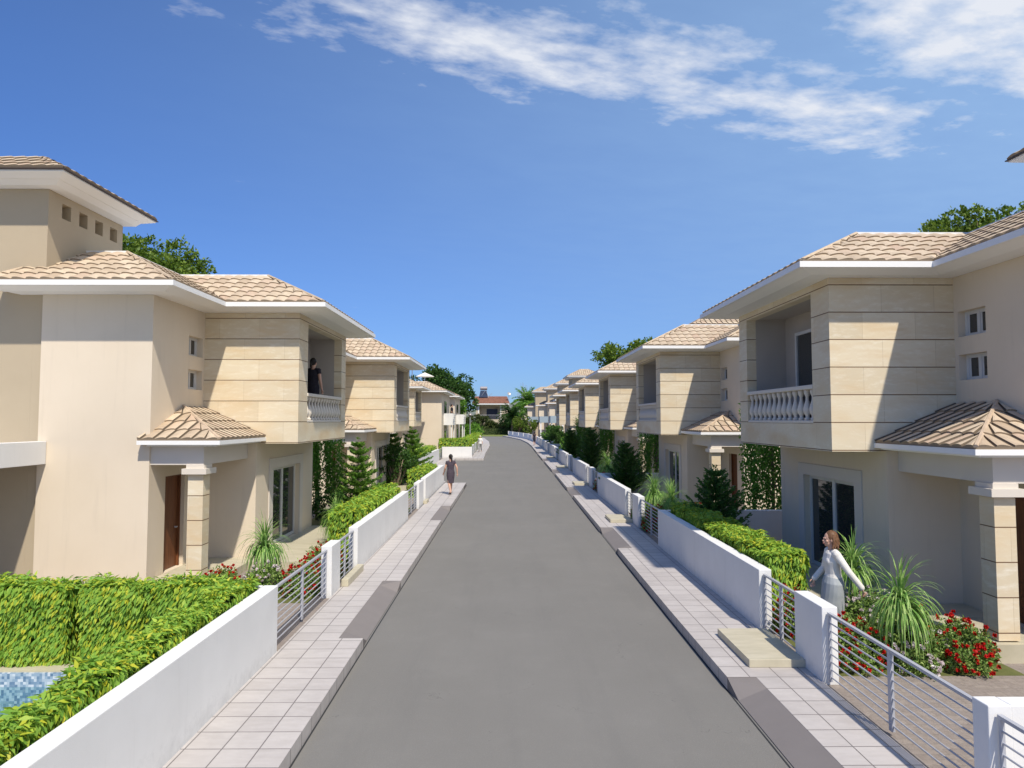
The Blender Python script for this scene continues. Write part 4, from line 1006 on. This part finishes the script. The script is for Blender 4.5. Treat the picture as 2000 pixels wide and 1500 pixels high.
for i, (x, y, h, rr) in enumerate(((-30, 190, 7, 6), (-22, 200, 6, 5), (14, 190, 6, 5), (26, 205, 8, 6), (36, 180, 7, 6), (-14, 178, 6.0, 3.2), (9.5, 172, 5.0, 3.5))):
    blob_tree('distant tree on the horizon, %s' % ['far left', 'left of the lamp post', 'just right of the bare tree', 'behind the tower houses', 'behind the right villas', 'left behind the red-roofed house', 'behind the bright palm'][i], (x, y, 0), rblobs((0, 0, h*0.6), (rr, rr*0.7, h*0.35), 16, rr*0.35, 70+i), M['olive'], 0.5, 16/(rr*0.35)*2, h*0.3, group='distant trees')

# ------------------------------------------------------------ end house with red roof
eh = empty('red_roofed_house', 'two-storey cream house with red tiled roof closing the street', 'house', (-3.2, 165, 0))
k = MB(); wall(k, 'y', 0, 0.3, -4.2, 3.6, 0, 7.1, [(-3.3, 1.6, 3.55, 6.7), (-2.2, 1.0, 0.2, 2.6)]); wall(k, 'x', -4.2, 0.3, 0.3, 8, 0, 7.1); wall(k, 'x', 3.3, 0.3, 0.3, 8, 0, 7.1); k.box(-3.9, 3.3, 1.8, 8, 0, 7.1); k.box(-3.3, 1.6, 0.3, 1.8, 3.2, 3.5)
k.build('wall', mottled('warm_cream_plaster', (0.50, 0.43, 0.32), (0.54, 0.47, 0.35)), eh)
k = MB(); k.box(-1.6, 1.0, 1.74, 1.79, 3.55, 6.1); k.build('balcony_door', M['navy'], eh)
k = MB(); k.box(-1.9, 0.8, 1.74, 1.79, 0.3, 2.5); k.build('ground_floor_door', M['navy'], eh)
k = MB(); k.tube([(-3.3, 0.05, 4.6), (1.6, 0.05, 4.6)], 0.035, 6)
for i in range(22): k.tube([(-3.2+i*0.225, 0.05, 3.55), (-3.2+i*0.225, 0.05, 4.6)], 0.018, 5)
k.build('balcony_rail', M['metal'], eh)
k = MB(); k.prism([(-5.1, -1.0), (3.9, -1.0), (3.9, 9), (-5.1, 9)], 7.1, 7.35); k.build('eaves', M['whitetrim'], eh)
k = MB(); tiles(k, (-5.1,-1,7.36), (3.9,-1,7.36), (-4.4,4,9.2), (3.3,4,9.2), 14, 0.3, 0.07); tiles(k, (-5.1,-1,7.36), (-5.1,9,7.36), (-4.4,4,9.2), (-4.4,4.5,9.2), 12, 0.3, 0.07); tiles(k, (3.9,-1,7.36), (3.9,9,7.36), (3.3,4,9.2), (3.3,4.5,9.2), 12, 0.3, 0.07); tiles(k, (-5.1,9,7.36), (3.9,9,7.36), (-4.4,4.5,9.2), (3.3,4.5,9.2), 12, 0.3, 0.07)
k.build('tiled_roof', M['redtile'], eh)
k = MB(); k.box(1.75, 1.95, -0.08, -0.002, 0.2, 7.0); k.box(-3.65, -3.4, -0.08, -0.002, 0.2, 7.0); k.build('pilaster', M['whitetrim'], eh)
sh = empty('solar_water_heater', 'solar water heater with round tank on the red roof', 'solar heater', (-5.6, 168.5, 8.9)); sh.scale = (0.8, 0.8, 0.8)
k = MB()
for y in (-0.9, 0.9):
    k.tube([(-1.0, y, 0), (0.6, y, 2.3), (1.6, y, 0)], 0.06, 6)
k.tube([(-1.0, -0.9, 0.1), (1.6, -0.9, 0.1)], 0.06, 6); k.build('stand', M['metal'], sh)
k = MB(); k.add([(-1.4, -1.3, 0.1), (1.3, -1.3, 0.1), (0.9, 0.1, 2.2), (-1.0, 0.1, 2.2), (-1.4, -1.2, 0.02), (1.3, -1.2, 0.02), (0.9, 0.2, 2.12), (-1.0, 0.2, 2.12)], [(0,1,2,3),(7,6,5,4),(0,4,5,1),(1,5,6,2),(2,6,7,3),(3,7,4,0)]); k.build('collector_panel', M['panel'], sh)
k = MB(); k.tube([(-1.1, 0.3, 2.9), (-1.0, 0.3, 2.9), (1.0, 0.3, 2.9), (1.1, 0.3, 2.9)], [0.4, 0.55, 0.55, 0.4], 16); k.build('water_tank', M['tank'], sh)
k = MB(); k.tube([(1.1, 0.4, 0), (2.6, 0.4, 1.4)], 0.05, 6); k.build('pipe', M['tank'], sh)
ds = empty('satellite_dish', 'white satellite dish at the right end of the red roof', 'satellite dish', (0.6, 165.5, 8.3))
k = MB(); k.tube([(0, 0, 0), (0, 0, 1.2)], 0.05, 6); k.build('mast', M['metal'], ds)
k = MB(); k.lathe((0, 0, 0), [(0.02, 0.0), (0.25, 0.05), (0.42, 0.16), (0.46, 0.2), (0.44, 0.21), (0.22, 0.08), (0.02, 0.03)], 18)
o = k.build('dish', M['tank'], ds, smooth=True); o.rotation_euler = (R(60), 0, R(25)); o.location = (0, 0, 1.35)
# lamp post
lp = empty('street_lamp', 'slim grey street lamp before the bright shrubs, beyond the balcony houses', 'lamp', (-4.78, 90, 0))
k = MB(); k.tube([(0, 0, 0.1), (0, 0, 3.9)], [0.06, 0.045], 8); k.build('pole', M['metal'], lp)
k = MB(); k.ball((0, 0, 4.1), (0.26, 0.26, 0.2), 12, 8); k.build('lamp_globe', M['tank'], lp, smooth=True)
# parasols on roofs
def parasol(label, loc, r=0.85, h=1.0):
    p = empty('parasol', label, 'parasol', loc, 0, 'parasols on roof terraces')
    k = MB(); k.tube([(0, 0, 0), (0, 0, h)], 0.03, 6); k.build('pole', M['metal'], p)
    k = MB(); k.lathe((0, 0, h-0.35), [(r, 0.0), (r, 0.03), (r*0.6, 0.2), (r*0.25, 0.33), (0.03, 0.42), (0.02, 0.38), (r*0.55, 0.15)], 8); k.build('canopy', M['parasol'], p); return p
parasol('cream parasol on the roof of the set-back left villa', (-8.1, 58.6, 7.0), 0.85, 1.15)
parasol('cream parasol on the first balcony house roof', (-7.9, 66, 7.0), 0.9, 0.95)

# distant low houses and hills
for i, (x, y, w, h, L_) in enumerate(((-60, 330, 9, 9, 'tiny white house on the far left horizon'), (-22, 300, 8, 9, 'tiny pale house behind the climber tree'), (10, 320, 8, 10, 'tiny pale house right of the red roof on the horizon'), (22, 340, 10, 9, 'tiny white house behind the bare tree'), (60, 360, 12, 9, 'tiny pale house on the far right horizon'))):
    r = empty('distant_house', L_, 'house', (x, y, 0), 0, 'distant houses')
    k = MB(); k.box(-w/2, w/2, 0, 8, 0, h); k.build('wall', M['plaster'], r)
    k = MB(); k.prism([(-w/2-.5, -.5), (w/2+.5, -.5), (w/2+.5, 8.5), (-w/2-.5, 8.5)], h, h+0.4); k.build('roof', M['whitetrim'], r)
    k = MB()
    for j in range(3): k.box(-w/2+1+j*2.4, -w/2+2.2+j*2.4, -0.04, -0.002, h*0.55, h*0.8)
    k.build('windows', M['glass'], r)
nx, ny = 120, 14; V = []; F = []
for j in range(ny):
    for i in range(nx):
        x = -900+1800*i/(nx-1); y = 700+300*j/(ny-1)
        z = -2+ (1-abs(2*j/(ny-1)-1)**2)*(15+6*math.sin(x*0.011+1)+4*math.sin(x*0.027)+2*math.sin(x*0.07+j)+ 6*math.exp(-((x-60)/90)**2)); V.append((x, y, z))
F = [(j*nx+i, j*nx+i+1, (j+1)*nx+i+1, (j+1)*nx+i) for j in range(ny-1) for i in range(nx-1)]
k = MB(); k.add(V, F); struct(k.build('hills', M['hill'], smooth=True))

# ------------------------------------------------------------ people
def remesh(o, vox, sm=3):
    m = o.modifiers.new('fuse', 'REMESH'); m.mode = 'VOXEL'; m.voxel_size = vox; m.use_smooth_shade = True
    s = o.modifiers.new('smooth', 'SMOOTH'); s.iterations = sm; s.factor = 0.5
def limb(mb, pts, rad, seg=12):
    mb.tube(pts, rad, seg)
    for p, r in zip(pts, rad):
        rr = r if not hasattr(r, '__len__') else min(r)
        mb.ball(p, rr*0.98, 10, 6)
def hand(mb, w, d, up, s=1.0, side=1):
    """w wrist point; d direction of fingers; up = back of hand normal"""
    w, d, up = Vector(w), Vector(d).normalized(), Vector(up).normalized(); lat = d.cross(up).normalized()*side; up = lat.cross(d)*side
    palm = w+d*0.045*s
    mb.tube([w, w+d*0.03*s, w+d*0.06*s, w+d*0.085*s], [(0.020*s, 0.015*s), (0.032*s, 0.014*s), (0.037*s, 0.013*s), (0.036*s, 0.011*s)], 12)
    for i, L in enumerate((0.066, 0.074, 0.069, 0.054)):
        b = w+d*(0.080*s)+lat*((i-1.5)*0.0195*s); c = 0.25+0.1*i
        p1 = b+(d*math.cos(c*0.5)-up*math.sin(c*0.5))*L*0.45*s; p2 = p1+(d*math.cos(c*1.6)-up*math.sin(c*1.6))*L*0.30*s; p3 = p2+(d*math.cos(c*2.6)-up*math.sin(c*2.6))*L*0.25*s
        mb.tube([b, p1, p2, p3], [0.0088*s, 0.0080*s, 0.0074*s, 0.0058*s], 8)
    b = w+d*0.022*s-lat*0.022*s; p1 = b+(d*0.65-lat*0.7)*0.036*s; p2 = p1+(d*0.9-lat*0.3-up*0.2)*0.034*s
    mb.tube([b, p1, p2], [0.012*s, 0.0098*s, 0.0074*s], 8)
def person(label, loc, rz, H, pose, clothes, hair='black', near=False, group=None):
    """local frame: faces +y, x to the right-hand side, z up; built for 1.68 m and scaled"""
    r = empty('person', label, 'person', loc, rz, group); f = H/1.68; r.scale = (f, f, f)
    vox = 0.0065 if near else 0.016
    J = dict(pelvis=(0, 0, 0.92), waist=(0, 0.0, 1.06), chest=(0, 0.01, 1.24), neck=(0, 0.0, 1.41), head=(0, 0.02, 1.555),
             shR=(0.165, 0, 1.36), shL=(-0.165, 0, 1.36), hipR=(0.09, 0, 0.90), hipL=(-0.09, 0, 0.90))
    J.update(pose)
    V = Vector; b = MB()
    # torso
    b.tube([V(J['pelvis'])-V((0,0,0.10)), J['pelvis'], J['waist'], V(J['waist']).lerp(V(J['chest']), 0.5), J['chest'], V(J['chest'])+V((0, -0.005, 0.11)), V(J['neck'])-V((0, 0, 0.012))],
           [(0.13, 0.10), (0.165, 0.118), (0.125, 0.092), (0.135, 0.098), (0.155, 0.105), (0.15, 0.085), (0.065, 0.055)], 16)
    limb(b, [V(J['neck'])-V((0, 0, 0.04)), V(J['neck']).lerp(V(J['head']), 0.5), J['head']], [0.056, 0.050, 0.05])
    hd = V(J['head'])
    b.ball(hd+V((0, -0.012, 0.025)), (0.074, 0.092, 0.098), 16, 12); b.ball(hd+V((0, 0.022, -0.042)), (0.052, 0.062, 0.062), 14, 10); b.ball(hd+V((0, 0.055, -0.082)), (0.026, 0.022, 0.02))
    b.tube([hd+V((0, 0.078, 0.012)), hd+V((0, 0.100, -0.022)), hd+V((0, 0.088, -0.034))], [0.008, 0.014, 0.012], 8)
    b.tube([hd+V((-0.035, 0.076, 0.022)), hd+V((0, 0.086, 0.020)), hd+V((0.035, 0.076, 0.022))], [0.010, 0.011, 0.010], 8)
    b.tube([hd+V((-0.018, 0.080, -0.054)), hd+V((0, 0.088, -0.054)), hd+V((0.018, 0.080, -0.054))], [0.007, 0.010, 0.007], 8)
    for s_ in (-1, 1): b.ball(hd+V((s_*0.074, -0.008, -0.008)), (0.010, 0.020, 0.030)); b.ball(hd+V((s_*0.038, 0.055, -0.02)), (0.024, 0.022, 0.02))
    for S_, sg in (('R', 1), ('L', -1)):
        sh, el, wr = V(J['sh'+S_]), V(J['el'+S_]), V(J['wr'+S_])
        limb(b, [V((sh.x*0.45, sh.y, sh.z+0.012)), sh, sh.lerp(el, 0.35), el, el.lerp(wr, 0.3), wr], [0.05, 0.052, 0.046, 0.037, 0.038, 0.024])
        hand(b, wr, J.get('hd'+S_, (wr-el)), (sg, 0, 0.0) if not J.get('hu'+S_) else J['hu'+S_], 1.0, sg)
        hp, kn, an, to = V(J['hip'+S_]), V(J['kn'+S_]), V(J['an'+S_]), V(J['to'+S_])
        limb(b, [hp, hp.lerp(kn, 0.4), kn, kn.lerp(an, 0.3), an], [0.088, 0.074, 0.052, 0.053, 0.033])
        b.tube([an+V((0, -0.025, -0.03)), an+V((0, 0.03, -0.035)), an.lerp(to, 0.7), to], [0.03, (0.036, 0.03), (0.042, 0.022), (0.032, 0.014)], 10)
    body = b.build('body', M['skin'], r); remesh(body, vox, 4 if near else 1)
    # eyes
    if near:
        for s_ in (-1, 1):
            k = MB(); k.ball(hd+V((s_*0.030, 0.0775, 0.004)), (0.0115, 0.007, 0.0065)); k.build('eye', M['eye'], r, smooth=True)
        k = MB(); k.tube([hd+V((-0.02, 0.090, -0.055)), hd+V((0, 0.098, -0.054)), hd+V((0.02, 0.090, -0.055))], [0.003, 0.006, 0.003], 8); k.build('lips', M['lip'], r, smooth=True)
    # hair
    k = MB(); hm = M['hairbrown'] if hair == 'brown' else M['hairblack']
    k.ball(hd+V((0, -0.028, 0.036)), (0.086, 0.095, 0.104), 16, 12)
    if hair == 'brown':
        for a in np.linspace(-2.5, 2.5, 17):
            x = math.sin(a)*0.080; y = -math.cos(a)*0.082-0.026
            if y > -0.005: continue
            k.tube([hd+V((x*0.7, y*0.8, 0.08)), hd+V((x*1.02, y*1.05, 0.0)), hd+V((x*1.12+rng.normal()*.012, y*1.15+rng.normal()*.01, -0.06)), hd+V((x*1.0+rng.normal()*.018, y*1.02+rng.normal()*.014, -0.115)), hd+V((x*1.05, y*1.2, -0.15))], [0.024, 0.022, 0.019, 0.014, 0.005], 8)
    elif hair == 'black':
        k.ball(hd+V((0, -0.105, 0.01)), (0.035, 0.035, 0.04)); k.tube([hd+V((0, -0.12, 0.0)), hd+V((0.005, -0.145, -0.07)), hd+V((0.0, -0.13, -0.19))], [0.028, 0.032, 0.01], 10)
    elif hair == 'cap': pass
    ho = k.build('hair' if hair != 'cap' else 'cap', hm if hair != 'cap' else M['white'], r); remesh(ho, vox, 1)
    # cut the face free: the hair sits behind; clothing
    for nm, m, fn in clothes:
        k = MB(); fn(k, J); o = k.build(nm, m, r); remesh(o, vox, 3)
    return r
V = Vector
def shoes(k, J):
    for S_ in 'RL':
        an, to = V(J['an'+S_]), V(J['to'+S_]); k.tube([an+V((0, -0.03, -0.045)), an.lerp(to, 0.4)+V((0, 0, -0.015)), to+V((0, 0.01, 0))], [(0.034, 0.026), (0.042, 0.026), (0.034, 0.016)], 10)
        k.tube([an+V((0, -0.03, -0.03)), (an.x, an.y-0.035, min(to.z-0.012, an.z-0.06))], [0.02, 0.014], 8)
def torso_pts(J, g=0.014, bottom=0.12):
    P = [V(J['pelvis'])-V((0, 0, bottom)), V(J['pelvis']), V(J['waist']), V(J['waist']).lerp(V(J['chest']), 0.5), V(J['chest']), V(J['chest'])+V((0, -0.005, 0.11)), V(J['neck'])-V((0, 0, 0.02))]
    Rd = [(0.168, 0.125), (0.172, 0.125), (0.132, 0.10), (0.140, 0.104), (0.160, 0.112), (0.155, 0.092), (0.085, 0.07)]
    return P, [(a+g, b+g) for a, b in Rd]
def sweater(k, J):
    P, Rd = torso_pts(J, 0.008, 0.03); k.tube(P, Rd, 16)
    for s_ in (-1, 1): k.ball(V(J['chest'])+V((s_*0.065, 0.072, 0.0)), (0.06, 0.045, 0.065))
    for S_ in 'RL':
        sh, el, wr = V(J['sh'+S_]), V(J['el'+S_]), V(J['wr'+S_]); limb(k, [V((sh.x*0.5, sh.y, sh.z+0.01)), sh, sh.lerp(el, 0.4), el, el.lerp(wr, 0.45), wr+(wr-el)*0.02], [0.062, 0.062, 0.056, 0.049, 0.047, 0.044])
def long_skirt(k, J):
    p = V(J['pelvis']); k.tube([p+V((0, 0, 0.10)), p, p-V((0, -0.01, 0.16)), p-V((0, -0.03, 0.45)), p-V((0, -0.06, 0.80))], [(0.148, 0.118), (0.196, 0.150), (0.192, 0.162), (0.165, 0.175), (0.17, 0.21)], 18)
def short_dress(k, J):
    P, Rd = torso_pts(J, 0.010, 0.05); k.tube(P, Rd, 16); p = V(J['pelvis'])
    for s_ in (-1, 1): k.ball(V(J['chest'])+V((s_*0.065, 0.085, 0.0)), (0.055, 0.045, 0.055))
    k.tube([p, p-V((0, 0, 0.12)), p-V((0, 0, 0.36)), p-V((0, 0, 0.44))], [(0.180, 0.133), (0.178, 0.138), (0.145, 0.12), (0.14, 0.118)], 16)
    for S_ in 'RL':
        sh, el = V(J['sh'+S_]), V(J['el'+S_]); limb(k, [V((sh.x*0.5, sh.y, sh.z+0.01)), sh, sh.lerp(el, 0.3)], [0.058, 0.06, 0.056])
def shirt(k, J):
    P, Rd = torso_pts(J, 0.02, 0.10); k.tube(P, Rd, 14)
    for S_ in 'RL':
        sh, el, wr = V(J['sh'+S_]), V(J['el'+S_]), V(J['wr'+S_]); limb(k, [V((sh.x*0.5, sh.y, sh.z+0.01)), sh, el], [0.065, 0.066, 0.056])
def trousers(k, J):
    for S_ in 'RL':
        hp, kn, an = V(J['hip'+S_]), V(J['kn'+S_]), V(J['an'+S_]); limb(k, [hp+V((0, 0, 0.05)), hp.lerp(kn, 0.4), kn, an+V((0, 0, 0.02))], [0.10, 0.088, 0.068, 0.06])
walk = dict(elR=(0.24, -0.11, 1.12), wrR=(0.26, -0.10, 0.88), elL=(-0.24, 0.02, 1.10), wrL=(-0.25, 0.15, 0.90),
            knR=(0.085, 0.12, 0.50), anR=(0.08, 0.16, 0.10), toR=(0.085, 0.30, 0.03), knL=(-0.085, -0.02, 0.49), anL=(-0.08, -0.20, 0.13), toL=(-0.085, -0.07, 0.03))
stand = dict(elR=(0.23, -0.04, 1.10), wrR=(0.25, 0.02, 0.86), elL=(-0.23, -0.04, 1.10), wrL=(-0.25, 0.02, 0.86),
             knR=(0.09, 0.02, 0.48), anR=(0.09, 0, 0.09), toR=(0.10, 0.14, 0.03), knL=(-0.09, 0.02, 0.48), anL=(-0.09, 0, 0.09), toL=(-0.10, 0.14, 0.03))
# woman in white: faces -x (left of picture), near (her left) arm swung back, far arm forward
wp = dict(walk); wp.update(elL=(-0.25, -0.14, 1.12), wrL=(-0.27, -0.30, 0.91), hdL=(-0.05, -0.35, -0.9), elR=(0.22, 0.05, 1.10), wrR=(0.21, 0.20, 0.93), hdR=(0, 0.25, -0.9), head=(0, 0.035, 1.555))
person('woman in a white long-sleeved sweater and long grey-blue skirt walking in the near right garden', (4.86, 10.25, GZ), R(84), 1.66, wp,
       [('sweater', M['knit'], sweater), ('skirt', M['skirt'], long_skirt), ('shoes', M['shoe'], shoes)], 'brown', True)
person('woman in a short dark dress with a ponytail walking away on the left pavement', (-2.46, 30.3, 0.165), R(28), 1.76, walk,
       [('dress', M['darkdress'], short_dress), ('shoes', M['shoe'], shoes)], 'black', True)
person('woman in a black dress standing on the nearest left balcony', (-5.25, 18.55, 3.38), R(-15), 1.74, stand,
       [('dress', M['blackcloth'], short_dress), ('shoes', M['shoe'], shoes)], 'black', True)
person('man in white shirt and cap walking beside the railings beyond the side turning', (-2.68, 70.2, 0.165), R(170), 1.66, walk,
       [('shirt', M['white'], shirt), ('trousers', M['greycloth'], trousers), ('shoes', M['shoe'], shoes)], 'cap')
person('small dark-clothed figure farthest down the left pavement', (-4.7, 127, 0.15), R(10), 1.7, walk,
       [('shirt', M['blackcloth'], shirt), ('trousers', M['greycloth'], trousers), ('shoes', M['shoe'], shoes)], 'black')
person('dark-dressed woman with bare legs far off on the right pavement', (3.6, 88, 0.165), R(5), 1.7, walk,
       [('dress', M['blackcloth'], short_dress), ('shoes', M['shoe'], shoes)], 'black')
person('person in black standing on the white balcony of the plaster house', (-5.25, 65.6, 3.13), R(-80), 1.8, stand,
       [('shirt', M['blackcloth'], shirt), ('trousers', M['blackcloth'], trousers), ('shoes', M['shoe'], shoes)], 'black')

# ------------------------------------------------------------ camera, light, sky
cam = bpy.data.cameras.new('Camera'); cam.lens = 24.0; cam.sensor_width = 36; cam.clip_end = 5000; cam.clip_start = 0.05
co = bpy.data.objects.new('Camera', cam); C.objects.link(co); co.location = (0, 0, 3.45); co.rotation_euler = (R(93.0), 0, R(-0.47)); scene.camera = co
sd = Vector((-0.38, 1.0, -1.42)).normalized()
sun = bpy.data.lights.new('Sun', 'SUN'); sun.energy = 4.9; sun.angle = R(1.2); sun.color = (1.0, 0.92, 0.79)
so = bpy.data.objects.new('Sun', sun); C.objects.link(so); so.rotation_euler = sd.to_track_quat('-Z', 'Y').to_euler(); so.location = (10, -20, 30)
w = bpy.data.worlds.new('World'); scene.world = w; w.use_nodes = True; t = NT.__new__(NT); t.m = w; t.t = w.node_tree; t.n = t.t.nodes; t.b = None
bg = t.n['Background']; sky = t.new('ShaderNodeTexSky', sky_type='NISHITA'); sky.sun_disc = False
p = -sd; sky.sun_elevation = math.asin(p.z); sky.sun_rotation = math.atan2(p.x, p.y)
sky.air_density = 1.0; sky.dust_density = 0.25; sky.ozone_density = 4.0; sky.altitude = 0
g = t.coord('Generated'); dx, dy, dz = t.sep(g)
zc = t.math('MAXIMUM', dz, 0.03); px = t.math('DIVIDE', dx, zc); py = t.math('DIVIDE', dy, zc)
base = t.mix(1.0, sky.outputs[0], (0.68, 0.93, 1.42), 'MULTIPLY')
u = t.math('SUBTRACT', py, t.math('MULTIPLY', px, 0.36))           # across-band coordinate
v = t.math('ADD', px, t.math('MULTIPLY', py, 0.36))
wv = t.comb(t.math('MULTIPLY', v, 2.3), t.math('MULTIPLY', u, 3.6), 0.0)
wob = t.noise(wv, 0.9, 3)
uu = t.math('ADD', u, t.math('MULTIPLY', t.math('SUBTRACT', wob, 0.5), 0.35))
m1 = t.math('SUBTRACT', 1.0, t.math('DIVIDE', t.math('ABSOLUTE', t.math('SUBTRACT', uu, 1.79)), 0.44), clamp=True)
m1 = t.math('MULTIPLY', m1, t.math('MULTIPLY', t.math('ADD', px, 1.14, clamp=True), t.math('MULTIPLY', t.math('SUBTRACT', 2.1, px, clamp=True), 1.0), clamp=True))
m2 = t.math('MULTIPLY', t.math('MULTIPLY', t.math('SUBTRACT', 1.62, uu), 4.0, clamp=True), t.math('MULTIPLY', t.math('SUBTRACT', px, 0.55), 3.0, clamp=True), clamp=True)
n1 = t.noise(wv, 1.35, 8, 0.58); n2 = t.noise(wv, 4.0, 6, 0.55)
nn = t.math('ADD', t.math('MULTIPLY', n1, 0.72), t.math('MULTIPLY', n2, 0.28))
msk = t.math('MAXIMUM', m1, m2)
dens = t.math('MULTIPLY', t.math('SUBTRACT', t.math('ADD', t.math('MULTIPLY', nn, 1.9), t.math('MULTIPLY', msk, 0.66)), 1.27), 2.1, clamp=True)
cl = t.math('MULTIPLY', dens, 0.95, clamp=True)
# thin high veil thickening towards the right, hides near the zenith
az = t.math('ADD', t.math('MULTIPLY', dx, 0.72), 0.50, clamp=True)
veil = t.math('MULTIPLY', t.math('POWER', az, 1.3), t.math('ADD', 0.62, t.math('MULTIPLY', n1, 0.25)), clamp=True)
c1 = t.mix(t.math('MULTIPLY', veil, 0.95), base, (4.2, 6.3, 9.3))
hz = t.mix(t.math('MULTIPLY', dz, 2.4, clamp=True), (0.74, 0.80, 0.88), (1.06, 1.08, 1.06))
c1 = t.mix(1.0, c1, hz, 'MULTIPLY')
c2 = t.mix(cl, c1, (8.6, 8.9, 9.6))
t.link(c2, bg.inputs[0]); bg.inputs[1].default_value = 0.095
scene.view_settings.view_transform = 'Standard'; scene.view_settings.look = 'None'; scene.view_settings.exposure = 0.0; scene.view_settings.gamma = 1.0
